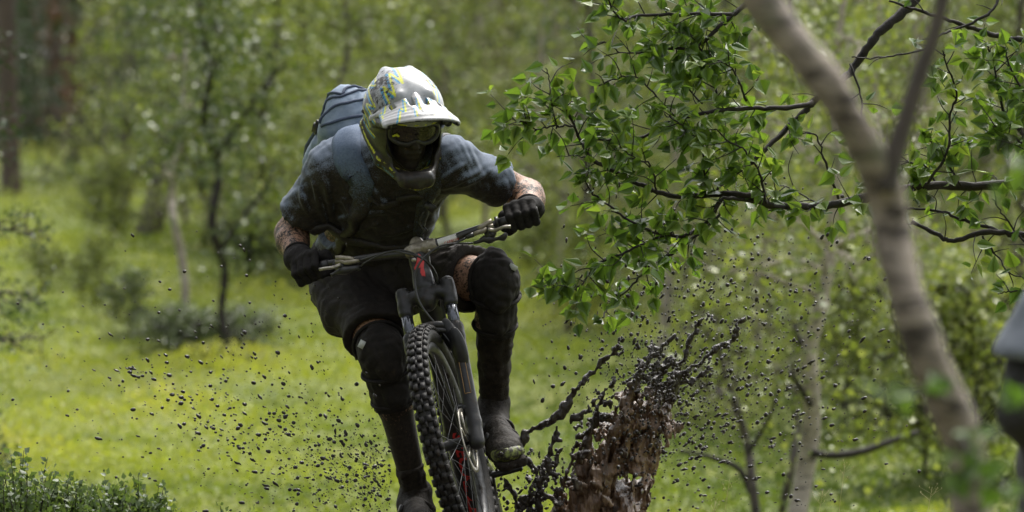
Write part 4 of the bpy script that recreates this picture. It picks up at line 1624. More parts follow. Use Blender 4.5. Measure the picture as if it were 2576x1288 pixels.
# unseen churned mud towards the camera, added dark to cut green bounce light
M['unseen_track'] = pmat('unseen_track_mud', (0.018, 0.013, 0.009), (0.055, 0.04, 0.027), 7, 0.4, 0.9, 22, 0.02)
ty = np.linspace(-4, 14.4, 70)
tu = np.linspace(-1, 1, 17)
TX = -.15 + .25 * np.sin(ty * .5)[:, None] + tu[None] * (1.25 + .2 * np.sin(ty * 1.3 + 1))[:, None]
TY = np.repeat(ty[:, None], 17, 1)
TZ = gz(TX, TY) + .004 + .03 * (1 - tu[None] ** 2) * (np.sin(TX * 9 + TY * 2) * .3 + .3)
i = np.arange(69)[:, None] * 17 + np.arange(16)[None]
tr = link('unseen_track', mesh_np('unseen_track', np.stack([TX, TY, TZ], -1).reshape(-1, 3), [np.stack([i, i + 1, i + 18, i + 17], -1).reshape(-1, 4)]), M['unseen_track'])
tr["kind"] = "structure"

# brown puddle the bicycle is riding through
M['mud'] = pmat('wet_black_mud', (0.010, 0.008, 0.007), (0.030, 0.021, 0.015), 60, 0.2, 0.3, 90, 0.003, spec=0.35)
M['mud_brown'] = None
pts = [(-.10 + .72 * math.cos(t) * (1 + .12 * math.sin(3 * t)), 13.5 + 1.05 * math.sin(t) * (1 + .1 * math.cos(2 * t + 1))) for t in np.linspace(0, 2 * math.pi, 40, endpoint=False)]
Vp = np.array([(-.1, 13.5, -.19)] + [(x, y, -.19) for x, y in pts])
Fp = np.array([(0, 1 + k, 1 + (k + 1) % 40) for k in range(40)])
po = link('puddle', mesh_np('puddle', Vp, [Fp]), M['mud'])
po["kind"] = "structure"

# ------------------------------------------------------------------ leaves and woody plants
BIRCH = [(.0, (.035, .055, .018)), (.35, (.065, .095, .028)), (.65, (.11, .145, .042)), (1.0, (.20, .23, .08))]
M['leaf_near'] = leaf_mat('birch_leaf', [(.0, (.040, .074, .020)), (.4, (.082, .138, .032)), (.75, (.135, .20, .043)), (1.0, (.28, .31, .08))], .30, .48, obj_rand=True, nscale=30)
M['leaf_mass'] = leaf_mat('birch_leaf_mass', [(.0, (.040, .074, .020)), (.4, (.082, .138, .032)), (.75, (.135, .20, .043)), (1.0, (.28, .31, .08))], .30, .48, nscale=30)
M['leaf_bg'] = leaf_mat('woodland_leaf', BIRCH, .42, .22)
M['leaf_light'] = leaf_mat('pale_woodland_leaf', [(.0, (.085, .115, .035)), (.4, (.165, .20, .052)), (.7, (.27, .295, .085)), (1.0, (.42, .43, .17))], .42, .28)
M['leaf_dark'] = leaf_mat('dark_needle', [(.0, (.012, .026, .010)), (.5, (.028, .052, .016)), (1.0, (.05, .085, .022))], .55, .2)
M['leaf_red'] = leaf_mat('rusty_dead_twig', [(.0, (.07, .024, .012)), (1.0, (.16, .06, .03))], .6, .2)
M['moss_blade'] = leaf_mat('moss_and_bilberry', [(.0, (.045, .075, .015)), (.3, (.12, .165, .03)), (.6, (.28, .315, .05)), (1.0, (.44, .40, .10))], .6, .4, tint=(1.15, 1.2, .5))
M['bark_dark'] = pmat('wet_dark_bark', (0.008, 0.007, 0.006), (0.032, 0.026, 0.021), 60, 0.7, 0.8, 140, 0.004, spec=0.25)
M['bark_grey'] = pmat('grey_bark', (0.035, 0.029, 0.026), (0.105, 0.085, 0.075), 14, 0.8, 0.8, 60, 0.006)
M['bark_pine'] = pmat('pine_bark', (0.04, 0.03, 0.025), (0.10, 0.07, 0.055), 10, 0.85, 0.8, 40, 0.01, stretch=(1, 1, .3))


def birch_bark(name, lo, hi, band=(0.03, 0.025, 0.02), amt=.62, sc_=4.0):
    m, nt, N, L = new_mat(name)
    out = N.new("ShaderNodeOutputMaterial")
    b = N.new("ShaderNodeBsdfPrincipled")
    tc = N.new("ShaderNodeTexCoord").outputs["Object"]
    mp = N.new("ShaderNodeMapping")
    mp.inputs["Scale"].default_value = (1, 1, 4.5)
    L.new(tc, mp.inputs["Vector"])
    base = ramp(N, L, nz(N, L, tc, sc_ * 2.2, 5, .65), [(.3, lo), (.7, hi)])
    msk = ramp(N, L, nz(N, L, mp.outputs[0], sc_, 5, .65, .4), [(amt - .05, 0.0), (amt + .04, 1.0)])
    lic = ramp(N, L, nz(N, L, tc, sc_ * .7, 4, .6), [(.56, 0.0), (.66, .7)])
    col = mixc(N, L, msk, base, band)
    col = mixc(N, L, lic, col, (.15, .17, .09))
    L.new(col, b.inputs["Base Color"])
    b.inputs["Roughness"].default_value = .75
    bp = N.new("ShaderNodeBump")
    bp.inputs["Strength"].default_value = .7
    bp.inputs["Distance"].default_value = .006
    L.new(nz(N, L, mp.outputs[0], sc_ * 6, 5, .7), bp.inputs["Height"])
    L.new(bp.outputs[0], b.inputs["Normal"])
    L.new(b.outputs[0], out.inputs["Surface"])
    return m


M['bark_birch'] = birch_bark('birch_bark', (.20, .165, .14), (.42, .37, .31), sc_=9)
M['bark_front'] = birch_bark('pinkish_birch_bark', (.16, .13, .108), (.44, .37, .305), (.055, .042, .034), .55, 13)


def leaf_quads(P_, size, R, tone=None, hang=.4):
    """P_ (n,3) leaf bases -> n folded diamond leaves (two triangles each side of the rib)"""
    n = len(P_)
    a = R.normal(size=(n, 3))
    a[:, 2] -= hang
    a /= np.linalg.norm(a, axis=1)[:, None]
    u = R.normal(size=(n, 3))
    u -= a * (u * a).sum(1)[:, None]
    u /= np.linalg.norm(u, axis=1)[:, None]
    w = np.cross(a, u)
    s = (size * R.uniform(.6, 1.25, n))[:, None]
    b0 = P_
    tip = P_ + a * s
    l = P_ + a * s * .38 + u * s * .40 + w * s * .10
    r = P_ + a * s * .38 - u * s * .40 + w * s * .10
    V = np.stack([b0, r, tip, l], 1).reshape(-1, 3)
    k = np.arange(n)[:, None] * 4
    F = np.concatenate([k + np.array([[0, 1, 2]]), k + np.array([[0, 2, 3]])], 1).reshape(-1, 3)
    t = R.uniform(0, 1, n) if tone is None else np.clip(tone, 0, 1)
    return V, F, np.repeat(t, 4)


def grow(R, H_, r0, nb, spread, low, nleaf, ls, trunk=None, up=.55, clump=.10, droop=.25, lmax=None):
    """-> trunk MB, leaf arrays; local coordinates with the root at the origin"""
    mb = MB()
    if trunk is None:
        k = 9
        z = np.linspace(0, H_, k)
        xy = np.cumsum(R.normal(0, .05 * H_ / 5, (k, 2)), 0)
        xy[0] = 0
        tp = np.column_stack([xy, z])
        rr = r0 * (1 - np.linspace(0, 1, k) * .85)
    else:
        tp, rr = trunk
    tp, rr = np.asarray(tp, float), np.asarray(rr, float)
    Vt, Ft = tube(np.vstack([tp[:1] - V3(0, 0, .15), tp]), np.concatenate([[rr[0] * 1.25], rr]), 9, 3)
    mb.add(Vt, Ft)
    cum = np.linspace(0, 1, len(tp))
    tips = []
    az = R.uniform(0, 6.28)
    for i in range(nb):
        t = low + (1 - low) * (i + R.uniform(0, 1)) / nb
        p0 = np.array([np.interp(t, cum, tp[:, j]) for j in range(3)])
        az += 2.4 + R.normal(0, .4)
        Lb = spread * (1 - .55 * t) * R.uniform(.6, 1.15)
        el = up + R.normal(0, .15)
        d = V3(math.cos(az) * math.cos(el), math.sin(az) * math.cos(el), math.sin(el))
        pts = [p0]
        k = 6
        for j in range(k):
            d = unit(d + R.normal(0, .17, 3) - V3(0, 0, droop * j / k))
            pts.append(pts[-1] + d * Lb / k)
        rb = max(r0 * .42 * (1 - .6 * t), .006)
        mb.tube(pts, np.linspace(rb, .004, k + 1), 5)
        for j in range(2, k + 1):
            for q in range(3):
                dd = unit(d * .4 + R.normal(0, .7, 3) - V3(0, 0, .15))
                lt = Lb * R.uniform(.16, .34)
                e = pts[j] + dd * lt
                mb.tube([pts[j], pts[j] * .5 + e * .5 + R.normal(0, .02, 3), e], [.006, .004, .002], 4)
                tips.append((pts[j], e))
    tips = np.array(tips)
    w = R.integers(0, len(tips), nleaf)
    f = R.uniform(.1, 1.1, nleaf)[:, None]
    P_ = tips[w, 0] * (1 - f) + tips[w, 1] * f + R.normal(0, clump, (nleaf, 3))
    tone = np.clip(.45 + R.normal(0, .2, len(tips))[w] + R.normal(0, .15, nleaf), 0, 1)
    return mb, leaf_quads(P_, ls, R, tone)


def tree_obj(name, root, mb, leaves, bark, leafm, label, group=None, catg='tree', crown='crown'):
    o = thing(name, root, label, catg, group)
    me = mesh_np('trunk', np.vstack(mb.V), mb.F)
    link('trunk', me, bark, o)
    if leaves is not None:
        V, F, t = leaves
        link(crown, mesh_np(crown, V, [F], {'tone': t}, smooth=False), leafm, o)
    return o


def copy_thing(src, loc, rz, sc_, label, group):
    o = src.copy()
    C.objects.link(o)
    o.location = loc
    o.rotation_euler = (0, 0, rz)
    o.scale = (sc_, sc_, sc_)
    o["label"] = label
    if group:
        o["group"] = group
    elif "group" in o:
        del o["group"]
    for ch in src.children:
        c = ch.copy()
        C.objects.link(c)
        c.parent = o
    return o


def gY(px, py):
    """depth at which the ground shows at a height measured in the photograph"""
    for Yd in np.linspace(23.0, 130, 900):
        x = at(px, 644, Yd)[0]
        if at(px, py, Yd)[2] <= float(gz(x, Yd)):
            return float(Yd)
    return 130.0


def on_ground(px, Y, dz=0.0):
    x = at(px, 644, Y)[0]
    return V3(x, Y, float(gz(x, Y)) + dz)


# ---- individual background trees drawn from the photograph
def drawn_tree(name, rows, limbs, Yd, bark, leafm, label, nb, spread, low, nleaf, ls, seed, r_px=None, group=None, up=.5, clump=.12):
    """rows: (px, py, radius px) of the stem from the ground up at depth Yd; limbs: same for big boughs"""
    R = np.random.default_rng(seed)
    Yd = gY(rows[0][0], rows[0][1])
    base = at(rows[0][0], rows[0][1], Yd)
    g0 = V3(base[0], Yd, float(gz(base[0], Yd)))
    k = Yd / FPX
    tp = [np.zeros(3)] if abs(base[2] - g0[2]) > .02 else []
    rr = [rows[0][2] * k * 1.1] if tp else []
    for q, (px, py, r) in enumerate(rows):
        tp.append(at(px, py, Yd + R.normal(0, .05)) - g0)
        rr.append(r * k)
    tp[0][1] = 0
    mb, lv = grow(R, 1, rr[0], nb, spread, low, nleaf, ls, trunk=(tp, rr), up=up, clump=clump)
    extra, bough = [], []
    for lb in limbs:
        p_ = [at(px, py, Yd + .06 * j * (-1) ** len(extra)) - g0 for j, (px, py, r) in enumerate(lb)]
        bough.append(MB().tube(p_, [max(r * k, .004) for _, _, r in lb], 7, smooth=3))
        e = cat(np.array(p_), 4)
        extra.append(e)
    if extra and nleaf:
        E = np.vstack(extra)
        n2 = int(nleaf * .18)
        P2_ = E[R.integers(0, len(E), n2)] + R.normal(0, clump * 1.5, (n2, 3))
        V2, F2, t2 = leaf_quads(P2_, ls, R)
        lv = (np.vstack([lv[0], V2]), np.vstack([lv[1], F2 + len(lv[0])]), np.concatenate([lv[2], t2]))
    o = tree_obj(name, g0, mb, lv if nleaf else None, bark, leafm, label, group)
    for bm_ in bough:
        link('bough', mesh_np('bough', np.vstack(bm_.V), bm_.F), M['bark_dark'], o)
    return o


drawn_tree('birch_tree', [(368, 600, 36), (385, 540, 33), (408, 450, 31), (404, 385, 26), (438, 300, 18), (465, 200, 16), (478, 90, 14), (500, -80, 12), (480, -300, 9)],
           [[(412, 400, 16), (440, 425, 15), (485, 445, 12), (530, 470, 11), (590, 490, 10), (640, 505, 8), (700, 470, 4)], [(415, 430, 9), (380, 422, 8), (350, 436, 7), (325, 432, 4)],
            [(440, 300, 9), (560, 240, 7), (640, 140, 4)]],
           38, M['bark_grey'], M['leaf_bg'], 'crooked grey birch with a low bough, left on the meadow', 14, 1.3, .50, 2600, .06, 201)
drawn_tree('birch_tree', [(470, 865, 10), (462, 800, 11), (466, 725, 10), (455, 640, 11), (438, 560, 10), (432, 500, 9), (440, 430, 8), (455, 300, 7), (470, 100, 5)],
           [], 26.5, M['bark_birch'], M['leaf_light'], 'thin pale-barked birch sapling in front of the crooked grey birch', 7, .6, .7, 260, .05, 202)
drawn_tree('birch_tree', [(575, 935, 10), (580, 880, 9), (556, 790, 10), (566, 680, 11), (532, 560, 11), (552, 430, 11), (512, 300, 9), (532, 170, 8), (500, 50, 7), (520, -90, 6)],
           [[(548, 640, 7), (600, 560, 6), (650, 500, 5), (690, 430, 3)], [(540, 400, 8), (610, 300, 6), (660, 220, 5), (720, 160, 3)]],
           24, M['bark_dark'], M['leaf_bg'], 'leafy young birch left of the cyclist above a dark hollow', 13, 1.0, .55, 2000, .056, 203, up=.25)
drawn_tree('birch_tree', [(628, 720, 10), (625, 640, 10), (640, 540, 9), (660, 420, 9), (655, 300, 8), (690, 160, 7), (700, 0, 6), (720, -120, 5)],
           [[(640, 540, 6), (700, 480, 5), (760, 430, 3)]], 27, M['bark_dark'], M['leaf_light'], 'slender dark-stemmed birch just left of the cyclist\'s arm', 12, 1.1, .45, 2200, .056, 204, up=.25)
drawn_tree('birch_tree', [(2000, 1330, 26), (2022, 1200, 25), (2040, 1080, 24), (2040, 960, 22), (2036, 880, 20), (2062, 780, 17), (2085, 660, 15), (2095, 540, 13), (2110, 400, 11), (2100, 200, 9), (2130, -60, 8)],
           [[(2040, 1140, 10), (2100, 1145, 11), (2170, 1135, 10), (2240, 1110, 8), (2310, 1085, 5)], [(2040, 1020, 8), (2010, 970, 7), (1985, 935, 5)], [(2036, 890, 8), (2010, 850, 7), (1990, 800, 4)]],
           16.6, M['bark_birch'], M['leaf_light'], 'pale birch trunk with a side bough behind the mud spray', 12, 1.3, .45, 1500, .05, 205)
drawn_tree('birch_tree', [(1905, 1330, 12), (1890, 1200, 12), (1882, 1130, 11), (1855, 1030, 9), (1830, 960, 7), (1812, 890, 5), (1800, 800, 3)],
           [[(1888, 1240, 8), (1860, 1180, 8), (1790, 1150, 6), (1710, 1135, 4)], [(1882, 1140, 6), (1930, 1060, 5), (1960, 980, 3)]],
           17.2, M['bark_grey'], M['leaf_light'], 'thin bent sapling with purple-grey stem right of the mud splash', 8, .6, .4, 500, .04, 206)
drawn_tree('birch_tree', [(1965, 1290, 11), (1990, 1180, 10), (2005, 1080, 9), (2000, 1010, 7), (2015, 950, 4)],
           [], 18.5, M['bark_grey'], None, 'short bare dark stem beside the pale birch trunk', 3, .3, .6, 0, .04, 207)
drawn_tree('birch_tree', [(2222, 1080, 12), (2225, 980, 12), (2215, 900, 12), (2228, 800, 11), (2205, 640, 10), (2215, 420, 8), (2200, 200, 7), (2215, -50, 6)],
           [[(2225, 960, 8), (2170, 860, 6), (2140, 830, 4)]], 22, M['bark_birch'], M['leaf_light'], 'pale mottled birch half hidden by the blurred front trunk', 16, 1.4, .12, 4200, .05, 208, up=.3)

drawn_tree('birch_tree', [(705, 700, 13), (690, 620, 12), (716, 530, 12), (698, 440, 11), (738, 330, 10), (716, 230, 9), (765, 120, 8), (750, -40, 6)],
           [[(716, 530, 7), (770, 470, 6), (800, 400, 4)], [(698, 440, 7), (640, 380, 6), (600, 300, 4)]], 0, M['bark_dark'], M['leaf_light'], 'twisted dark birch with bright leaves left of the backpack', 14, 1.3, .35, 3000, .058, 209, up=.3)
drawn_tree('birch_tree', [(300, 540, 12), (318, 480, 11), (296, 410, 11), (322, 330, 10), (300, 250, 9), (338, 150, 8), (320, 40, 7), (345, -60, 5)],
           [[(296, 410, 7), (240, 350, 6), (205, 290, 4)], [(322, 330, 6), (370, 270, 5), (395, 200, 3)]], 0, M['bark_grey'], M['leaf_light'], 'twisted birch with a loose crown at the meadow\'s left', 14, 1.7, .40, 2600, .062, 210, up=.3)
drawn_tree('birch_tree', [(512, 620, 12), (530, 540, 11), (505, 460, 11), (540, 370, 10), (520, 280, 9), (575, 180, 8), (560, 60, 7), (585, -60, 5)],
           [[(505, 460, 7), (455, 400, 5), (430, 340, 4)], [(540, 370, 7), (600, 330, 6), (640, 270, 4)]], 0, M['bark_dark'], M['leaf_light'], 'twisted leafy birch between the crooked grey birch and the cyclist', 15, 1.4, .35, 3200, .06, 211, up=.3)
R = np.random.default_rng(251)
for q_, (px, py, r_, ln) in enumerate(((1395, 800, 9, 20), (1492, 740, 10, -15), (1340, 640, 7, 10), (1705, 900, 7, 30), (1765, 860, 8, -20), (2150, 930, 10, 25), (2365, 950, 9, -25), (2490, 1000, 9, 20), (690, 620, 8, 15), (750, 560, 7, -20), (255, 470, 6, 10), (330, 500, 7, -12), (560, 560, 8, 25), (850, 600, 7, 10), (1620, 700, 7, -10), (1930, 860, 9, 15), (2290, 860, 8, 10))):
    rows = [(px + ln * t + R.normal(0, 5) * (t > 0), py - 150 * t * 1.6, r_ * (1 - .09 * t)) for t in range(6)]
    drawn_tree('birch_tree', rows, [], 0, M['bark_grey'] if q_ % 2 else M['bark_birch'], M['leaf_bg'], 'slender blurred birch stem standing in the middle distance', 7, .9, .5, 420, .055, 260 + q_, group='slender birch stems of the middle distance')
# ---- generic woodland: a few grown shapes, copied
R = np.random.default_rng(301)
proto = []
for k_ in range(6):
    mb, lv = grow(R, R.uniform(4.2, 6.2), R.uniform(.045, .075), 24, R.uniform(1.3, 1.8), .05, 6500, .058, up=.35, clump=.10)
    proto.append((mb, lv, M['leaf_light'] if k_ % 2 == 0 else M['leaf_bg'], M['bark_birch'] if k_ % 3 else M['bark_grey']))
for k_ in range(2):       # dense low spruce-like dark shapes
    mb, lv = grow(R, 5.5, .07, 46, 1.9, .03, 9000, .06, up=-.05, clump=.07, droop=.35)
    proto.append((mb, lv, M['leaf_dark'], M['bark_pine']))
mid = [  # px, depth, shape, scale
    (1430, 34, 0, 0.90), (1560, 39, 2, 1.06), (1660, 31, 4, 0.69), (1800, 36, 1, 1.01), (1905, 32, 2, 0.84), (1990, 40, 0, 1.12), (2120, 34, 4, 0.95), (2260, 38, 0, 1.12), (2330, 30, 2, 0.78),
    (2430, 34, 4, 1.01), (2520, 30, 0, 0.90), (2620, 35, 2, 1.12), (2480, 41, 1, 1.23), (1730, 44, 4, 1.23), (1390, 46, 2, 1.12), (2060, 48, 2, 1.34), (2390, 48, 3, 1.34),
    (820, 37, 0, 0.95), (740, 42, 3, 1.06), (900, 44, 1, 1.12), (1010, 50, 4, 1.12), (1130, 46, 0, 0.90),
    (470, 50, 3, .8), (560, 44, 2, .7), (640, 48, 0, .8), (700, 42, 4, .7), (790, 46, 2, .85), (880, 43, 0, .8), (300, 62, 3, .8), (960, 52, 2, .9), (1220, 50, 2, .8)]
names_mid = ['pale leafy birch above the cyclist\'s raised elbow, right', 'light green birch behind the tip of the in-focus branch', 'small bright birch behind the lower leafy twigs', 'birch thicket behind the middle of the in-focus branch',
             'bright young birch behind the mud droplets', 'tall blurred birch between branch and front trunk', 'leafy birch directly behind the blurred front trunk', 'dense birch right of the front trunk\'s fork',
             'low bright birch right of the front trunk', 'leafy birch near the right edge below the bare twigs', 'birch at the right edge above the bystander', 'birch cut off by the right edge', 'darker birch deep behind the right edge',
             'blurred birch far behind the mud spray', 'blurred birch just right of the cyclist\'s shoulder', 'tall far birch behind the arching branch', 'dark green far birch right of the front trunk',
             'pale birch behind the backpack', 'bright birch left of the backpack', 'darker birch above the backpack', 'small birch behind the helmet', 'low birch right of the helmet', 'dark leafy birch behind the crooked grey birch\'s bough', 'small bright birch behind the leafy young birch', 'bright birch behind the slender dark-stemmed birch', 'small bright birch left of the cyclist\'s elbow', 'pale birch behind the backpack\'s buckle', 'bright birch just above the backpack', 'dark birch above the crooked grey birch', 'tall pale birch behind the helmet', 'pale birch between the helmet and the leafy branch']
first = {}


def place(k_, loc, rz, s_, label, group, name):
    if k_ not in first:
        mb, lv, lm, bm = proto[k_]
        o = tree_obj(name, loc, mb, lv, bm, lm, label, group)
        o.rotation_euler = (0, 0, rz)
        o.scale = (s_,) * 3
        first[k_] = o
        return o
    o = copy_thing(first[k_], loc, rz, s_, label, group)
    o.name = name
    return o


for (px, Yd, k_, s_), lab in zip(mid, names_mid):
    place(k_, on_ground(px, Yd), R.uniform(0, 6.28), s_ * .9, lab, None, 'birch_tree')
# far wood: two loose rows, dark in front on the left, closing the view
for i_ in range(64):
    Yd = R.uniform(56, 72) if i_ < 26 else R.uniform(74, 125)
    px = -250 + (i_ % 26) / 26 * 3080 + R.normal(0, 40) if i_ < 26 else -300 + ((i_ - 26) / 38) * 3200 + R.normal(0, 50)
    left = px < 1350
    if i_ < 26 and px < 420 and Yd < 90:
        Yd = R.uniform(92, 110)
    k_ = (int(R.choice([6, 7])) if px < 620 else int(R.choice([6, 7, 6, 7, 1, 3]))) if left else int(R.choice([0, 1, 2, 3, 4, 5]))
    sp = k_ >= 6
    place(k_, on_ground(px, Yd), R.uniform(0, 6.28), R.uniform(1.2, 1.7), 'blurred dark conifer in the far wood' if sp else 'blurred leafy tree in the far wood', 'dark conifers of the far wood' if sp else 'leafy trees of the far wood', 'conifer_tree' if sp else 'birch_tree')

# unseen trees added beside and behind the photographer to block low sky light
for q in range(30):
    a_ = math.radians(100 + 340 * (q % 15) / 15 * .76 + R.normal(0, 4))
    rr_ = (9 if q < 15 else 15) + R.uniform(-1.5, 1.5)
    x_, y_ = rr_ * math.sin(a_ + math.pi / 2 * 0), 5 + rr_ * math.cos(a_)
    if abs(x_) < .165 * y_ + 3.0 and y_ > 0:
        x_ = math.copysign(.165 * y_ + 3.6, x_ if x_ else 1)
    k_ = (1, 3, 5, 6)[q % 4]
    sp = k_ >= 6
    place(k_, V3(x_, y_, float(gz(x_, y_))), R.uniform(0, 6.28), 1.75, 'unseen dark conifer added beside or behind the photographer to block sky light' if sp else 'unseen tall leafy tree added beside or behind the photographer to block sky light', 'unseen added trees around the photographer', 'conifer_tree' if sp else 'birch_tree')

# tall pines: bare trunks, crowns above the picture
R = np.random.default_rng(401)


def pine(px, Yd, r, label, lean=0.0, red=False):
    g0 = on_ground(px, Yd)
    tp = [V3(0, 0, 0), V3(lean * .3, 0, 2), V3(lean * .6, 0, 5), V3(lean, 0, 9), V3(lean * 1.1, 0, 12)]
    mb, lv = grow(R, 12, r, 16, 2.6, .52, 4200, .10, trunk=(tp, [r, r * .93, r * .8, r * .55, r * .2]), up=.2, clump=.2)
    for z in (2.2, 2.9, 3.6, 4.4):           # dead stubs low on the stem
        a = R.uniform(0, 6.28)
        mb.tube([V3(lean * z / 10, 0, z), V3(lean * z / 10 + .5 * math.cos(a), .5 * math.sin(a), z - .1), V3(lean * z / 10 + .9 * math.cos(a), .9 * math.sin(a), z - .05)], [.03, .02, .008], 5)
    return tree_obj('pine_tree', g0, mb, lv, M['bark_pine'], M['leaf_dark'], label)


for px, Yd, r, lab, ln in ((762, 62, .11, 'straight reddish pine trunk at the top, left of the backpack', .1), (185, 70, .14, 'dark pine trunk standing at the meadow\'s far edge', 0), (130, 84, .16, 'far pine trunk left of the dark pine at the meadow edge', .2),
                           (1282, 58, .12, 'dark pine trunk between helmet and leafy branch', -.1), (1500, 66, .13, 'pine trunk behind the leafy branch tip', .1), (1108, 52, .09, 'purple-grey pine stem right of the cyclist\'s chest strap', .05),
                           (640, 78, .14, 'far pine trunk above the slender birches', 0), (1860, 74, .13, 'far pine stem behind the arching branch', .1), (30, 60, .15, 'pine at the far left edge', -.2), (1000, 80, .14, 'far pine hidden behind the helmet', 0), (330, 90, .14, 'thin far pine above the crooked birch', .2)):
    pine(px, Yd, r, lab, ln)
# rusty dead spruce, upper left
mb, lv = grow(R, 4.0, .04, 14, 1.0, .25, 700, .08, up=.1, clump=.2)
o = tree_obj('conifer_tree', on_ground(225, 66), mb, lv, M['bark_pine'], M['leaf_red'], 'small rust-red dead conifer at the upper left', None)
# dark conifer whose boughs reach in at the left edge
mb, lv = grow(R, 3.2, .05, 30, .75, .1, 4800, .030, up=.05, clump=.05)
tree_obj('conifer_tree', on_ground(-150, 24), mb, lv, M['bark_pine'], M['leaf_dark'], 'dark conifer boughs reaching in at the left edge', None)

# ---- shrubs on the meadow
R = np.random.default_rng(501)
sh_mb, sh_lv = grow(R, .9, .012, 22, .55, .02, 2200, .040, up=.75, clump=.07)
sh2_mb, sh2_lv = grow(R, .5, .010, 20, .6, .02, 2200, .035, up=.55, clump=.07)
shr = [(240, 800, .55, 0, 'pale green bush low on the meadow, far left of the cyclist'), (330, 850, .5, 0, 'light green bush left of the dark hollow'), (110, 720, .5, 1, 'small bush near the left edge of the meadow'), (760, 760, .6, 0, 'bush beside the cyclist\'s gloved hand'),
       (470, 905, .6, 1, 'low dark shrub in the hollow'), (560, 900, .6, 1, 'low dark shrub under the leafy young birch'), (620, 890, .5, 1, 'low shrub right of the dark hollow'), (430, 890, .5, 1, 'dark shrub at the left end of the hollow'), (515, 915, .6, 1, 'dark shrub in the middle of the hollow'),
       (800, 720, .8, 0, 'blurred bush behind the cyclist\'s hip'), (1370, 760, .7, 0, 'bush right of the cyclist\'s knee'), (1480, 830, .7, 0, 'bush behind the lowest leafy twig'), (1780, 1050, .7, 0, 'bright bush right of the mud splash'),
       (2160, 1120, .9, 0, 'bush between the pale birch and the front trunk'), (2330, 1200, .9, 0, 'bush at the foot of the front trunk'), (2450, 1220, 1.0, 0, 'bush left of the bystander'), (2100, 1010, 1.0, 0, 'bush behind the side bough'), (1650, 740, .9, 0, 'small far bush above the mud splash'),
       (280, 640, .8, 0, 'pale bush at the foot of the crooked grey birch'), (650, 720, .8, 0, 'leafy bush below the slender dark-stemmed birch')]
f0 = {}
for px, py, s_, kk, lab in shr:
    Yd = gY(px, py)
    s_ *= 1.25
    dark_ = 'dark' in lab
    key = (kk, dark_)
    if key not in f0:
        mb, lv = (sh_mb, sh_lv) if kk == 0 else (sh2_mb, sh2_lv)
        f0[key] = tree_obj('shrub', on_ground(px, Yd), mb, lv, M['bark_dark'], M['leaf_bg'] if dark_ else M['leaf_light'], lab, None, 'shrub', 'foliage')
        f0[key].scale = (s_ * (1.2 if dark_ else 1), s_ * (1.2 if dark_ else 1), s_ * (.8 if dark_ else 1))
    else:
        o = copy_thing(f0[key], on_ground(px, Yd), R.uniform(0, 6.28), s_, lab, None)
        o.scale = (s_ * (1.2 if dark_ else 1), s_ * (1.2 if dark_ else 1), s_ * (.8 if dark_ else 1))
        o.name = 'shrub'

# ---- moss, bilberry and grass: nobody could count it
R = np.random.default_rng(601)
n = 330000
u = R.uniform(0, 1, n)
Yc = 1 / (1 / 18.0 - u * (1 / 18.0 - 1 / 110.0))
Xc = R.uniform(-1, 1, n) * (.155 * Yc + .8)
keep = np.hypot((Xc + .1) / .8, (Yc - 13.5) / 1.15) > 1.0
Yc, Xc = Yc[keep], Xc[keep]
n = len(Yc)
cl = wob(611, 2.6, 1.0)(Xc, Yc, 0.0)
cl2 = wob(612, .55, 1.0)(Xc, Yc * .6, 0.0)
hgt = np.clip(.10 + .09 * cl + .06 * cl2, .02, .34) * R.uniform(.1, 1.0, n)
Pc = np.stack([Xc, Yc, gz(Xc, Yc) + hgt], 1)
tone = .50 + .32 * cl2 + .17 * cl + R.normal(0, .07, n) + (hgt - .1) * .5
Vq, Fq, tq = leaf_quads(Pc, .034 * np.sqrt(Yc / 25), R, tone, hang=-.5)
o = link('ground_cover', mesh_np('ground_cover', Vq, [Fq], {'tone': tq}, smooth=False), M['moss_blade'])
tag(o, 'yellow-green moss and bilberry covering the forest floor', 'ground cover', None, 'stuff')
# ------------------------------------------------------------------ birch in the plane of focus, reaching in from the right
def leaf_mesh(seed):
    """one serrated birch leaf, 1 m long, base at the origin, tip along +X, folded along the rib"""
    R = np.random.default_rng(seed)
    xs = [.0, .10, .20, .32, .45, .58, .72, .86]
    wd = [.0, .29, .42, .435, .375, .285, .175, .08]
    fold, curl = R.uniform(.05, .22), R.uniform(-.25, .25)
    V, F = [], []
    mid_i = []
    zc = lambda x: curl * (x - .3) ** 2 * (1 if x > .3 else -1)
    for x in xs + [1.0]:
        mid_i.append(len(V))
        V.append((x + (0.03 if 0 < x < .3 else 0), 0, zc(x)))
    for sg in (1, -1):
        prev = mid_i[0]
        edge = []
        for q in range(1, len(xs)):
            j = R.uniform(.94, 1.06)
            a = len(V)
            V.append((xs[q] - .005, sg * wd[q] * j, zc(xs[q]) + fold * wd[q]))
            b_ = len(V)
            V.append((xs[q] + .05, sg * wd[q] * j * .86, zc(xs[q] + .05) + fold * wd[q] * .86))
            edge.append((a, b_))
        last = mid_i[0]
        for q, (a, b_) in enumerate(edge):
            m0, m1 = mid_i[q], mid_i[q + 1]
            F += [(m0, m1, a), (last, m0, a)] if q else [(m0, m1, a)]
            F += [(m1, b_, a)]
            last = b_
        F.append((last, mid_i[-2], mid_i[-1]))
    F = np.array(F)
    # stalk
    V = np.array(V)
    s0 = len(V)
    V = np.vstack([V, [(-.32, .012, .02), (-.32, -.012, .02), (.02, .012, 0), (.02, -.012, 0)]])
    F = np.vstack([F, [(s0, s0 + 1, s0 + 3), (s0, s0 + 3, s0 + 2)]])
    return V, F


LEAFV = [leaf_mesh(700 + i) for i in range(6)]
LEAFM = []
for V, F in LEAFV:
    me = mesh_np('leaf', V, [F])
    LEAFM.append(me)

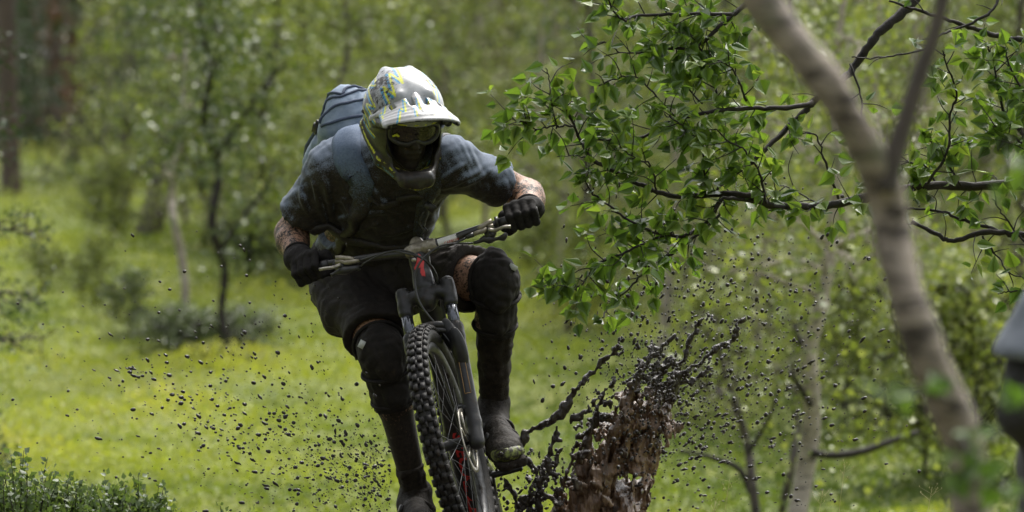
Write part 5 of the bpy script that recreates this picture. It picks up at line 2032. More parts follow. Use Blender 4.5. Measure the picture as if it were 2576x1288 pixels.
limbs = [  # rows (px, py), start and end radius in px, depth start/end, twig density, leaf density, where twigs begin
    ([(2335, -40), (2280, 20), (2220, 70), (2172, 122), (2140, 172), (2060, 240), (2030, 275), (1985, 325), (1900, 400), (1850, 440), (1800, 480)], 14, 4, .30, .05, .35, .6, .55),
    ([(2040, 258), (1960, 272), (1880, 265), (1781, 273), (1673, 312), (1615, 342), (1540, 354), (1488, 351)], 7, 3, .10, -.15, 1.0, 1.0, .15),
    ([(2640, 470), (2450, 470), (2300, 466), (2180, 500), (2090, 516), (1990, 522), (1930, 515), (1878, 498), (1770, 492), (1683, 493), (1610, 459), (1540, 425), (1488, 400), (1459, 342), (1419, 283), (1415, 234)], 13, 2.5, .15, -.25, 1.0, 1.0, .34),
    ([(1960, -70), (1887, 0), (1830, 49), (1781, 98), (1732, 127), (1683, 122), (1634, 124)], 8, 2.5, .1, -.1, 1.1, 1.2, .25),
    ([(1840, 38), (1708, 37), (1610, 39), (1571, 49), (1547, 24), (1525, -20)], 5, 2, .0, -.2, 1.2, 1.2, .05),
    ([(1900, 500), (1820, 503), (1781, 552), (1722, 586), (1659, 596), (1615, 576), (1576, 547), (1527, 518), (1488, 483), (1469, 440)], 5.5, 2, -.05, -.2, 1.1, 1.0, .15),
    ([(1835, 500), (1781, 560), (1698, 629), (1657, 649), (1626, 685), (1585, 736), (1534, 782), (1514, 798)], 4.5, 1.8, .05, .15, 1.2, 1.1, .30),
    ([(1690, 585), (1620, 612), (1565, 634), (1504, 665), (1463, 716), (1432, 731)], 3.5, 1.8, -.1, -.2, 1.3, 1.2, .15),
    ([(1470, 690), (1430, 728), (1396, 726), (1365, 706)], 2.2, 1.4, -.15, -.2, .8, .9, .2),
    ([(2660, 108), (2574, 102), (2520, 91), (2451, 75), (2386, 54), (2306, 32), (2240, 10)], 9, 3, .2, .1, .25, .2, .1),
    ([(2560, -40), (2520, 0), (2477, 38), (2413, 70), (2359, 107), (2316, 129), (2252, 140), (2188, 145), (2145, 145)], 4.5, 1.8, .15, .0, .3, .15, .3),
    ([(2640, 592), (2558, 590), (2478, 590), (2397, 607), (2359, 596), (2290, 558)], 9, 5, .0, .1, .3, .25, .0),
    ([(2510, 580), (2424, 553), (2370, 526), (2295, 521), (2263, 526)], 4.5, 2.5, .05, .15, .5, .25, .0),
    ([(2333, 462), (2381, 376), (2397, 301), (2408, 242), (2381, 150), (2373, 123)], 4, 1.6, .0, -.1, .9, .9, .15),
    ([(2640, 380), (2547, 301), (2510, 242), (2494, 161), (2472, 107)], 5, 1.6, .05, -.05, 1.1, 1.2, .15),
    ([(2660, 300), (2590, 240), (2545, 170), (2530, 110)], 4, 1.6, -.1, -.15, 1.1, 1.2, .1),
    ([(2640, 430), (2580, 370), (2530, 330), (2500, 320)], 4, 1.6, -.1, -.15, 1.2, 1.2, .1),
    ([(2660, 700), (2590, 735), (2540, 738), (2500, 735)], 3, 1.4, -.1, -.1, .9, .9, .2),
    ([(2660, 640), (2560, 600), (2520, 540), (2490, 500)], 3.5, 1.4, -.1, -.1, .7, .7, .2),
    ([(1771, 490), (1771, 429), (1761, 342), (1722, 322), (1663, 283)], 3.5, 1.6, -.05, -.2, 1.3, 1.2, .1),
    ([(1800, 262), (1781, 171), (1732, 98), (1708, 59)], 3.5, 1.6, .05, .0, 1.2, 1.2, .1),
    ([(1880, 262), (1860, 200), (1835, 170), (1800, 150)], 3, 1.5, .0, -.1, 1.2, 1.2, .1),
    ([(1930, 515), (1905, 440), (1880, 380), (1830, 350), (1800, 320)], 3.5, 1.6, -.1, -.2, 1.2, 1.2, .1),
    ([(1650, 480), (1640, 420), (1600, 390), (1560, 370)], 2.6, 1.4, -.2, -.3, 1.1, 1.1, .1),
    ([(1440, 320), (1400, 322), (1360, 318), (1310, 300), (1275, 290)], 2.6, 1.4, -.25, -.3, 1.2, 1.2, .2),
    ([(1395, 318), (1385, 250), (1380, 200), (1372, 172)], 2.2, 1.2, -.25, -.28, .9, .9, .25),
    ([(1488, 400), (1445, 398), (1400, 392)], 1.8, 1.0, -.25, -.3, .3, .0, .6),
    ([(1634, 124), (1560, 128), (1520, 110), (1470, 118)], 2.4, 1.0, -.1, -.15, .8, .45, .1),
    ([(1700, 310), (1650, 240), (1600, 200), (1560, 190), (1510, 215)], 2.8, 1.4, -.1, -.2, 1.1, 1.1, .2),
    ([(1770, 272), (1700, 190), (1660, 160)], 2.5, 1.4, .0, .0, 1.1, 1.1, .2),
    ([(2140, 172), (2165, 250), (2160, 330), (2150, 400)], 3, 1.5, .2, .1, .8, .8, .3),
    ([(2110, 500), (2070, 400), (2050, 340), (2000, 330)], 3.5, 1.6, .15, .1, .7, .7, .3),
    ([(2360, 470), (2330, 420), (2300, 400), (2260, 390)], 3, 1.4, .1, .1, .9, .9, .2),
    ([(2420, 470), (2390, 420), (2380, 390), (2340, 350)], 3, 1.4, .0, .0, 1.0, 1.0, .2),
    ([(2060, 515), (2000, 480), (1960, 470)], 2.4, 1.2, .1, .1, .6, .6, .2),
    ([(2476, 590), (2500, 640), (2540, 680), (2580, 700)], 3, 1.4, .0, .0, .5, .4, .1),
]
R = np.random.default_rng(801)
broot = V3(2.35, 13.25, float(gz(2.35, 13.25)))
fbirch = thing('birch_tree', broot, 'sharp dark birch branches with green toothed leaves reaching in from the right', 'tree')
mb = MB()
mb.tube([V3(0, 0, -.2) + broot, V3(.05, 0, .6) + broot, V3(-.05, 0, 1.3) + broot, V3(.02, .05, 2.0) + broot, V3(.1, .1, 3.2) + broot, V3(.0, .1, 4.6) + broot], [.085, .075, .068, .06, .045, .02], 12, smooth=4)
build('trunk', mb, M['bark_dark'], fbirch)
kpx = FOC / FPX
leaves = []         # position, axis, normal, size


def add_leaf(p, d, R):
    a = unit(d + R.normal(0, .5, 3) + V3(0, -.12, -.38))
    nrm = unit(V3(0, -.55, .75) + R.normal(0, .55, 3))
    nrm = unit(nrm - a * (nrm @ a))
    leaves.append((p, a, nrm, R.uniform(.028, .064) if R.uniform() < .7 else R.uniform(.040, .058)))


def twig_run(pts, R, dens, step):
    """leaves along a twig, alternate, denser to the tip"""
    cum = np.concatenate([[0], np.cumsum(np.linalg.norm(np.diff(pts, axis=0), axis=1))])
    s = step * .5
    sg = 1
    while s < cum[-1]:
        p = np.array([np.interp(s, cum, pts[:, j]) for j in range(3)])
        t = unit(pts[-1] - pts[0])
        sd = unit(np.cross(t, V3(0, 1, 0)) + R.normal(0, .45, 3))
        if R.uniform() < dens:
            d_ = unit(t * .5 + sd * sg)
            add_leaf(p + d_ * .012, d_, R)
        sg = -sg
        s += step * R.uniform(.6, 1.3)
    for q in range(2):
        if R.uniform() < dens:
            d_ = unit(unit(pts[-1] - pts[-2]) + R.normal(0, .4, 3))
            add_leaf(pts[-1] + d_ * .010, d_, R)


for rows, r0, r1, d0_, d1_, td, ld, beg in limbs:
    m_ = len(rows)
    wig = R.normal(0, .012, (m_, 3))
    ctl = np.array([P(px, py, d0_ + (d1_ - d0_) * q / (m_ - 1)) for q, (px, py) in enumerate(rows)]) + wig * V3(.4, 1.5, .4)
    if rows[0][0] > 2540:          # tie boughs that leave the picture to the trunk
        z0 = ctl[0][2]
        tgt = V3(broot[0] + .02, broot[1], max(.9, z0 - .12))
        ctl = np.vstack([tgt, tgt * .45 + ctl[0] * .55 + V3(0, 0, .02), ctl])
        rad = np.concatenate([[r0 * 1.5, r0 * 1.2], np.linspace(r0, r1, m_)]) * kpx
    else:
        rad = np.linspace(r0, r1, m_) * kpx
    ps = cat(ctl, 6)
    # knotty, slightly crooked bark
    ps = ps + R.normal(0, .0016, ps.shape)
    rs_ = np.interp(np.linspace(0, 1, len(ps)), np.linspace(0, 1, len(rad)), rad) * (1 + R.normal(0, .07, len(ps)))
    mb = MB().tube(ps, rs_, 7)
    cum = np.concatenate([[0], np.cumsum(np.linalg.norm(np.diff(ps, axis=0), axis=1))])
    s = cum[-1] * beg
    sg = 1 if R.uniform() < .5 else -1
    while s < cum[-1]:
        p = np.array([np.interp(s, cum, ps[:, j]) for j in range(3)])
        j0 = min(int(np.searchsorted(cum, s)), len(ps) - 2)
        t = unit(ps[min(j0 + 2, len(ps) - 1)] - ps[max(j0 - 2, 0)])
        sd = np.cross(t, V3(0, 1, 0))
        d_ = unit(t * R.uniform(.2, .9) + sd * sg * R.uniform(.4, 1) + V3(0, R.normal(0, .55), .15))
        Lt = R.uniform(.035, .13)
        q1 = p + d_ * Lt * .5 + R.normal(0, .006, 3)
        q2 = q1 + unit(d_ + V3(0, 0, -.12) + R.normal(0, .25, 3)) * Lt * .5
        tw = cat(np.array([p, q1, q2]), 4)
        mb.tube(tw, np.linspace(.0022, .0009, len(tw)), 5)
        if ld > 0 and R.uniform() < .4 + .6 * ld:
            twig_run(tw, R, min(1, .82 * ld), .026)
        sg = -sg
        s += R.uniform(.020, .050) / max(td, .2)
    if ld >= .9:
        twig_run(ps[int(len(ps) * beg):], R, .55, .035)
    br = build('branch', mb, M['bark_dark'], fbirch)

order = sorted(range(len(leaves)), key=lambda q: -leaves[q][3] * (1 if -1.6 < leaves[q][0][0] < 1.55 and .35 < leaves[q][0][2] < 1.72 else .1))
print('LEAVES', len(leaves))
fl_ = np.array(broot)
for q in order[:300]:
    p, a, nrm, s_ = leaves[q]
    o = bpy.data.objects.new('leaf', LEAFM[q % 6])
    if not LEAFM[q % 6].materials:
        LEAFM[q % 6].materials.append(M['leaf_near'])
    C.objects.link(o)
    o.parent = fbirch
    y_ = np.cross(nrm, a)
    mt = Matrix(((a[0] * s_, y_[0] * s_, nrm[0] * s_, p[0] - fl_[0]), (a[1] * s_, y_[1] * s_, nrm[1] * s_, p[1] - fl_[1]), (a[2] * s_, y_[2] * s_, nrm[2] * s_, p[2] - fl_[2]), (0, 0, 0, 1)))
    o.matrix_local = mt
mb = MB()
for q in order[300:]:
    p, a, nrm, s_ = leaves[q]
    V, F = LEAFV[q % 6]
    y_ = np.cross(nrm, a)
    mb.add(p + s_ * (V[:, :1] * a + V[:, 1:2] * y_ + V[:, 2:] * nrm), F, a=R.uniform(0, 1))
o = build('foliage', mb, M['leaf_mass'], fbirch)
o["kind"] = "stuff"

# ------------------------------------------------------------------ blurred birch close to the camera
YF = 6.3
ft_rows = [(2452, 1420, 64), (2442, 1288, 66), (2425, 1120, 66), (2378, 1000, 64), (2330, 900, 62), (2290, 790, 60), (2262, 690, 58), (2246, 600, 58), (2235, 520, 60), (2212, 450, 66), (2180, 380, 60), (2110, 255, 60), (2040, 160, 62), (1975, 75, 64), (1905, -20, 62), (1830, -140, 58), (1760, -400, 48)]
kf = YF / FPX * .82
fp_ = [at(px, py, YF + .02 * math.sin(q)) for q, (px, py, r) in enumerate(ft_rows)]
g0 = V3(fp_[0][0] + .03, YF, float(gz(fp_[0][0], YF)))
front_tree = thing('birch_tree', g0, 'large out-of-focus pinkish birch trunk forking in the foreground, right', 'tree')
pts = [g0 - V3(0, 0, .1), g0 + V3(.01, 0, .35)] + fp_
rad = [64 * kf * 1.25, 64 * kf * 1.05] + [r * kf for _, _, r in ft_rows]
Vt, Ft = tube(np.array(pts), np.array(rad), 18, 6)
nb_ = wob(901, 30, .0035)
Vt = Vt + (nb_(Vt[:, 0], Vt[:, 1], Vt[:, 2]))[:, None] * V3(1, .5, .3)
build('trunk', (Vt, Ft), M['bark_front'], front_tree)
lr = [(2226, 480, 40), (2240, 420, 38), (2262, 350, 34), (2290, 265, 31), (2320, 170, 29), (2352, 80, 27), (2375, -20, 25), (2400, -200, 20)]
build('limb', MB().tube([at(px, py, YF - .01) for px, py, r in lr], [r * kf for _, _, r in lr], 14, smooth=5), M['bark_grey'], front_tree)
M['leaf_front'] = leaf_mat('foreground_leaf', [(.0, (.05, .10, .02)), (.5, (.085, .15, .03)), (1.0, (.13, .20, .04))], .4, .45, obj_rand=True)
R = np.random.default_rng(911)
LF = []
for V, F in LEAFV[:3]:
    me = mesh_np('front_leaf', V, [F])
    me.materials.append(M['leaf_front'])
    LF.append(me)
for tw, nl in (([(2380, 1000), (2330, 985), (2270, 968), (2215, 975)], 6), ([(2420, 1100), (2470, 1180), (2520, 1230), (2560, 1260)], 9), ([(2425, 1110), (2440, 1150), (2400, 1210)], 5), ([(2640, 380), (2580, 410), (2530, 425)], 5), ([(2640, 960), (2580, 1000), (2545, 1030)], 6)):
    q_ = np.array([at(px, py, YF - .15 - .03 * j) for j, (px, py) in enumerate(tw)])
    if tw[0][0] > 2600:
        q_ = np.vstack([at(2425, 1120 if tw[0][1] > 600 else 560, YF), q_[0] + V3(0, 0, .05), q_])
        if tw[0][1] < 600:
            q_[0] = at(2240, 560, YF)
    build('twig', MB().tube(q_, np.linspace(.004, .0015, len(q_)), 5, smooth=3), M['bark_dark'], front_tree)
    e = cat(q_[-4:], 5)
    for j in range(nl):
        p = e[int((j + 1) / nl * (len(e) - 1))] + R.normal(0, .012, 3)
        a = unit(R.normal(0, 1, 3) + V3(0, 0, -.6))
        nrm = unit(V3(0, -.6, .7) + R.normal(0, .4, 3))
        nrm = unit(nrm - a * (nrm @ a))
        y_ = np.cross(nrm, a)
        s_ = R.uniform(.035, .052)
        o = bpy.data.objects.new('leaf', LF[j % 3])
        C.objects.link(o)
        o.parent = front_tree
        o.matrix_local = Matrix(((a[0] * s_, y_[0] * s_, nrm[0] * s_, p[0] - g0[0]), (a[1] * s_, y_[1] * s_, nrm[1] * s_, p[1] - g0[1]), (a[2] * s_, y_[2] * s_, nrm[2] * s_, p[2] - g0[2]), (0, 0, 0, 1)))

# ------------------------------------------------------------------ bystander at the right edge
M['jacket'] = pmat('pale_grey_jacket', (0.11, 0.125, 0.15), (0.18, 0.20, 0.235), 20, 0.75, 0.3, 90, 0.004)
M['trouser'] = pmat('dark_trousers', (0.012, 0.012, 0.013), (0.03, 0.028, 0.028), 20, 0.8, 0.3, 90, 0.004)
M['skin2'] = pmat('plain_skin', (0.36, 0.21, 0.15), (0.46, 0.29, 0.21), 18, 0.5, 0.1)
M['hair'] = pmat('brown_hair', (0.03, 0.02, 0.013), (0.06, 0.04, 0.025), 60, 0.6, 0.5)
YP = 8.4
pp = at(2915, 644, YP)
by0 = V3(pp[0], YP, float(gz(pp[0], YP)))
by = thing('person', by0, 'blurred kneeling bystander in pale grey top and dark trousers cut off by the right edge', 'person')
w3 = lambda x, y, z: by0 + V3(x, y, z)
AX3 = np.eye(3)


def kneel(Kf, g, parts):
    for s in (-1, 1):
        if 'leg' in parts:      # kneeling: thighs forward and down, shins folded back on the ground
            Kf.limb([w3(.09 * s, .05, .40), w3(.13 * s, -.30, .20 if s < 0 else .42)], [.085 + g, .062 + g], .05)
            Kf.limb([w3(.13 * s, -.30, .20 if s < 0 else .42), w3(.12 * s, .08 if s < 0 else -.32, .07)], [.06 + g, .045 + g], .04)
        if 'arm' in parts:
            Kf.limb([w3(.17 * s, .0, .84), w3(.215 * s, -.02, .68), w3(.10 * s, -.26, .72)], [.055 + g, .044 + g, .032 + g], .03)
        if 'sleeve' in parts:
            Kf.limb([w3(.17 * s, .0, .83), w3(.21 * s, -.015, .765)], [.064 + g, .062 + g], .04)
    if 'torso' in parts:
        Kf.put(ell(w3(0, .04, .44), AX3, (.16 + g, .12 + g, .13 + g)), .05)
        Kf.put(ell(w3(0, .02, .64), AX3, (.142 + g, .105 + g, .16 + g)), .05)
        Kf.put(ell(w3(0, .0, .78), AX3, (.17 + g, .105 + g, .12 + g)), .05)


Bs = SDF(w3(-.4, -.5, -.03), w3(.4, .4, 1.35), .012)
kneel(Bs, 0, ('leg', 'arm', 'torso'))
for s in (-1, 1):
    Bs.put(cap(w3(.12 * s, .08 if s < 0 else -.32, .05), w3(.12 * s, .22 if s < 0 else -.52, .035), .038, .03), .03)
    Bs.put(ell(w3(.085 * s, -.30, .72), AX3, (.03, .05, .03)), .02)
    for q in range(4):
        Bs.put(cap(w3((.065 + .013 * q) * s, -.34, .725), w3((.06 + .013 * q) * s, -.365 + .004 * abs(q - 1.5), .69), .008, .007), .004)
    Bs.put(cap(w3(.06 * s, -.30, .73), w3(.04 * s, -.34, .75), .010, .008), .006)
Bs.put(cap(w3(0, 0, .90), w3(0, -.03, 1.03), .055, .05), .04)
hx_ = w3(0, -.04, 1.13)
Bs.put(ell(hx_, AX3, (.075, .095, .115)), .03)
Bs.put(cap(hx_ + V3(0, -.095, 0), hx_ + V3(0, -.11, -.03), .010, .014), .01)
for s in (-1, 1):
    Bs.put(ell(hx_ + V3(.078 * s, .02, -.02), AX3, (.01, .018, .03)), .008)
    Bs.put(ell(hx_ + V3(.03 * s, -.095, .015), AX3, (.015, .012, .010)), .01, 's')
Bs.put(cap(hx_ + V3(-.022, -.088, -.065), hx_ + V3(.022, -.088, -.065), .007, .007), .006)
build('body', Bs.mesh(), M['skin2'], by)
K = SDF(w3(-.4, -.3, .6), w3(.4, .3, 1.1), .012)
kneel(K, .02, ('torso', 'sleeve'))
K.clip(w3(0, 0, .775), V3(0, 0, -1))
K.clip(w3(0, 0, .97), V3(0, 0, 1))
K.warp(wob(921, 22, .006))
build('shirt', K.mesh(), M['jacket'], by)
K = SDF(w3(-.45, -.55, -.03), w3(.45, .35, .95), .012)
kneel(K, .022, ('leg', 'torso'))
K.limb([w3(-.21, -.0, .76), w3(-.225, -.02, .68), w3(-.11, -.24, .72)], [.055, .052, .045], .03)
K.put(rbox(w3(-.12, .05, .56), AX3, (.11, .12, .16), .06), .04)             # camera bag slung at the hip
K.clip(w3(0, 0, .78), V3(0, 0, 1))
K.warp(wob(922, 20, .008))
build('trousers', K.mesh(), M['trouser'], by)
for s in (-1, 1):
    K = SDF(w3(.12 * s - .12, -.65, -.03), w3(.12 * s + .12, .4, .25), .01)
    K.put(cap(w3(.12 * s, .08 if s < 0 else -.30, .055), w3(.12 * s, .23 if s < 0 else -.54, .04), .052, .042), .03)
    build('shoe', K.mesh(), M['trouser'], by)
K = SDF(hx_ - .2, hx_ + .2, .009)
K.put(ell(hx_ + V3(0, .02, .02), AX3, (.088, .105, .115)), .02)
K.put(rbox(hx_ + V3(0, -.11, -.04), AX3, (.07, .08, .09), .03), .02, 's')
K.clip(hx_ + V3(0, 0, -.04), V3(0, 0, -1))
build('hair', K.mesh(), M['hair'], by)
by.scale = (1.14, 1.14, 1.14)

# ------------------------------------------------------------------ focused dwarf shrubs and grass stalks at the lower edge
M['leaf_bil'] = leaf_mat('small_glossy_leaf', [(.0, (.045, .075, .028)), (.5, (.085, .125, .05)), (.85, (.13, .175, .075)), (1.0, (.26, .12, .05))], .5, .35, nscale=40)
R = np.random.default_rng(931)


def small_shrub(px, Yd, topz, spread, nst, label, nl=5):
    g = on_ground(px, Yd)
    o = thing('dwarf_shrub', g, label, 'shrub')
    mb, lb = MB(), MB()
    LP, LA, LT = [], [], []
    for q in range(nst):
        a = R.uniform(0, 6.28)
        rr = spread * math.sqrt(R.uniform(0, 1))
        b0 = g + V3(rr * .6 * math.cos(a), rr * .6 * math.sin(a), -.02)
        b0[2] = float(gz(b0[0], b0[1])) - .02
        hh = max(.05, topz - b0[2]) * R.uniform(.55, 1.0) * (1 - .35 * (rr / spread) ** 2)
        tip = g + V3(rr * math.cos(a), rr * math.sin(a), 0)
        tip[2] = b0[2] + hh
        pts_ = cat(np.array([b0, (b0 + tip) / 2 + R.normal(0, .02, 3), tip]), 5)
        mb.tube(pts_, np.linspace(.0028, .0009, len(pts_)), 5)
        for j in range(2, len(pts_)):
            for t in range(nl):
                if R.uniform() < .8:
                    LP.append(pts_[j] + R.normal(0, .008, 3))
                    LT.append(np.clip(.2 + .5 * j / len(pts_) + R.normal(0, .2), 0, .95) if R.uniform() > .015 else 1.0)
    build('stems', mb, M['bark_dark'], o)
    LP = np.array(LP)
    V, F, t = leaf_quads(LP, .021, R, np.array(LT), hang=-.3)
    fo = build('foliage', (V, F), M['leaf_bil'], o, smooth=False, attrs={'tone': t})
    fo["kind"] = "stuff"
    return o


small_shrub(20, 12.75, .40, .16, 60, 'tallest small-leaved shrub in focus at the lower left corner')
small_shrub(110, 12.9, .30, .20, 80, 'low glossy shrub right of the tallest one, lower left')
small_shrub(230, 13.0, .275, .17, 70, 'low shrub with reddish stems at the bottom edge, left')
small_shrub(340, 13.1, .27, .14, 46, 'rightmost of the focused low shrubs at the bottom left')
small_shrub(-60, 12.9, .36, .2, 60, 'focused shrub cut off by the left edge')
small_shrub(565, 13.2, .20, .05, 7, 'small leafy sprout at the bottom edge left of the wheel', 3)
small_shrub(640, 13.3, .185, .07, 9, 'second small sprout at the bottom edge nearer the wheel', 3)
M['straw'] = pmat('pale_grass_stem', (0.30, 0.27, 0.12), (0.42, 0.38, 0.2), 60, 0.7, 0.0)
for px, py, Yd in ((2126, 1165, 13.2), (2070, 1235, 13.3), (1835, 1205, 13.1), (2345, 1225, 13.0), (1800, 1260, 13.2)):
    tip = at(px, py, Yd)
    g = V3(tip[0] - .02, Yd, float(gz(tip[0] - .02, Yd)))
    st_ = cat(np.array([g, (g + tip) / 2 + V3(-.01, 0, 0), tip]), 5)
    mb = MB().tube(st_, np.linspace(.0011, .0006, len(st_)), 4)
    for q in range(9):
        b0 = st_[-1] + (st_[-3] - st_[-1]) * R.uniform(0, 1)
        e0 = b0 + V3(R.normal(0, .02), R.normal(0, .015), R.uniform(.008, .028))
        mb.tube([b0, e0], [.0004, .0003], 3).tube([e0, e0 + V3(0, 0, .0045)], [.0015, .0008], 5)
    o = build('grass_stalk', mb, M['straw'], origin=g)
    tag(o, 'thin pale grass stalk with a loose seed head, lower right', 'grass', 'grass stalks at the lower right')

# ------------------------------------------------------------------ the mud
m, nt, N, L = new_mat('splashing_mud')
out = N.new("ShaderNodeOutputMaterial")
b = N.new("ShaderNodeBsdfPrincipled")
tc = N.new("ShaderNodeTexCoord").outputs["Object"]
mp = N.new("ShaderNodeMapping")
mp.inputs["Rotation"].default_value = (0, math.radians(-28), 0)
mp.inputs["Scale"].default_value = (2.4, 1, .40)
L.new(tc, mp.inputs["Vector"])
c = ramp(N, L, nz(N, L, mp.outputs[0], 13, 7, .72, .9), [(.30, (.018, .012, .009)), (.40, (.07, .041, .023)), (.50, (.15, .088, .048)), (.66, (.24, .155, .09))])
at_ = N.new("ShaderNodeAttribute")
at_.attribute_name = 'thin'
c = mixc(N, L, at_.outputs["Fac"], (.028, .020, .015), c)
L.new(c, b.inputs["Base Color"])
b.inputs["Roughness"].default_value = .24
b.inputs["Specular IOR Level"].default_value = .45
bp = N.new("ShaderNodeBump")
bp.inputs["Strength"].default_value = .7
bp.inputs["Distance"].default_value = .008
L.new(nz(N, L, mp.outputs[0], 40, 6, .7, .5), bp.inputs["Height"])
L.new(bp.outputs[0], b.inputs["Normal"])
L.new(b.outputs[0], out.inputs["Surface"])
M['splash'] = m

R = np.random.default_rng(951)
K = SDF(P(1250, 1400, .55) - V3(.02, .65, .0), P(1960, 760, .55) + V3(.05, .05, .02), .0048)


def strand(rows, r0, r1, beads=0.0, k=.012):
    """rows (px,py,d)"""
    p_ = cat(np.array([P(*q) for q in rows]), 7)
    n_ = len(p_)
    p_ = p_ + R.normal(0, .0055, p_.shape)
    nb = R.normal(0, 1, n_)
    nb = np.convolve(np.pad(nb, 2, mode='edge'), [.15, .25, .3, .25, .15], 'valid')
    rr = np.linspace(r0, r1, n_) * (.68 if r0 > .026 else .44) * (1 + beads * nb)
    rr = np.clip(rr, .0026, 1)
    K.limb(p_, rr, k)
    return p_


# thick torn column
for q in range(22):
    t = q / 21
    bx_ = 1425 + 175 * t + R.normal(0, 6)
    d_ = .12 + .22 * R.uniform()
    tipx, tipy = 1560 + 150 * t + R.normal(0, 18), 1075 - 125 * t + R.normal(0, 40)
    mx, my = bx_ + (tipx - bx_) * .45 + R.normal(0, 8), 1340 + (tipy - 1340) * .55
    strand([(bx_ - 12 + 20 * (1 - t), 1400, d_), (bx_, 1320, d_), (mx, my, d_ + R.normal(0, .02)), (tipx, tipy, d_ + R.normal(0, .03))], .036 * R.uniform(.8, 1.2), .006, .25, .018)
strand([(1640, 1080, .2), (1690, 990, .2), (1700, 950, .2), (1760, 915, .18), (1812, 880, .16), (1850, 835, .15), (1888, 795, .14)], .020, .0035, .5)
strand([(1620, 1060, .2), (1650, 985, .2), (1668, 930, .2), (1690, 890, .2)], .018, .005, .4)
strand([(1590, 1240, .22), (1640, 1160, .2), (1668, 1105, .2), (1680, 1085, .18), (1720, 1070, .17)], .020, .004, .4)
strand([(1290, 1180, .1), (1318, 1105, .1), (1352, 1075, .08), (1385, 1058, .06), (1428, 1022, .05), (1448, 985, .04), (1490, 930, .03), (1530, 893, .02), (1570, 872, .0)], .012, .004, .55)
strand([(1428, 1022, .05), (1415, 1040, .05), (1390, 1056, .05)], .016, .010, .3)
for rows, r0, r1 in (([(1335, 1400, .15), (1345, 1290, .15), (1362, 1200, .12), (1385, 1130, .1), (1400, 1080, .1)], .022, .004),
                     ([(1390, 1400, .2), (1395, 1300, .2), (1420, 1210, .16), (1465, 1120, .14), (1500, 1060, .12)], .024, .004),
                     ([(1420, 1350, .2), (1450, 1230, .18), (1500, 1150, .16), (1560, 1060, .15), (1590, 1000, .14)], .026, .005),
                     ([(1370, 1250, .1), (1350, 1190, .1), (1325, 1150, .08)], .010, .004), ([(1310, 1390, .2), (1312, 1320, .2), (1290, 1240, .16), (1270, 1210, .15)], .016, .004),
                     ([(1460, 1160, .12), (1490, 1080, .12), (1510, 1010, .1), (1555, 950, .1)], .010, .003), ([(1600, 1000, .15), (1612, 940, .14), (1660, 880, .14), (1700, 840, .13)], .011, .003),
                     ([(1660, 930, .18), (1720, 900, .17), (1740, 850, .16), (1768, 800, .15)], .009, .003), ([(1700, 960, .2), (1740, 960, .2), (1790, 930, .2)], .009, .003),
                     ([(1545, 1120, .1), (1570, 1040, .1), (1600, 960, .1), (1610, 920, .08)], .011, .003), ([(1440, 1060, .05), (1470, 1040, .05), (1500, 1000, .05)], .008, .003),
                     ([(1330, 1230, .1), (1380, 1190, .1), (1420, 1120, .1)], .008, .003), ([(1270, 1330, .2), (1300, 1280, .2), (1340, 1260, .18), (1390, 1250, .18)], .010, .006)):
    strand(rows, r0, r1, .5)
for q in range(110):          # loose knots and bridges between the strands
    t = R.uniform()
    px, py = 1340 + 330 * t + R.normal(0, 40), 1290 - 330 * t + R.normal(0, 60)
    a = R.uniform(0, 6.28)
    l_ = R.uniform(8, 42)
    d_ = R.uniform(.05, .35)
    strand([(px, py, d_), (px + l_ * .5 * math.cos(a) + 4, py - l_ * .5 * abs(math.sin(a)), d_), (px + l_ * math.cos(a), py - l_ * abs(math.sin(a)), d_ + R.normal(0, .03))], R.uniform(.004, .009), .003, .6, .006)
w1, w2_ = wob(961, 70, .0075, (1.3, 1, .35), True), wob(962, 180, .0016)


def thinf(x, y, z):
    o_ = at(1500, 1330, FOC + .2)
    t_ = (x - o_[0]) * ax_[0] + (y - o_[1]) * ax_[1] + (z - o_[2]) * ax_[2]
    d_ = np.sqrt(np.maximum((x - o_[0]) ** 2 + (y - o_[1]) ** 2 + (z - o_[2]) ** 2 - t_ ** 2, 0))
    return smooth01((.20 - d_) / .08) * smooth01((.50 - t_) / .12)


ax_ = unit(at(1690, 960, FOC + .2) - at(1500, 1330, FOC + .2))
K.warp(lambda x, y, z: w1(x, y, z) * (.18 + .75 * thinf(x, y, z)) + w2_(x, y, z))
hn = wob(963, 30, 1.0, (1.5, 1, .7))
hn2 = wob(964, 75, .5, (1.4, 1, .6))


def holes(x, y, z):
    o_ = at(1500, 1330, FOC + .2)
    t_ = (x - o_[0]) * ax_[0] + (y - o_[1]) * ax_[1] + (z - o_[2]) * ax_[2]
    left_ = smooth01(((o_[0] - .02) + t_ * .35 - x) / .12)
    lim = .80 + .5 * smooth01((.16 - t_) / .1) - .35 * smooth01((t_ - .12) / .30) - .25 * left_
    yy = y * .35
    return (hn(x, yy, z) + hn2(x, yy, z) - lim) * .018


xx_, yy_, zz_ = K.xyz()
K.f = np.maximum(K.f, np.where(thinf(xx_, yy_, zz_) > .35, holes(xx_, yy_, zz_), -1)).astype(np.float32)
V, F = K.mesh()
thin = thinf(V[:, 0], V[:, 1], V[:, 2])
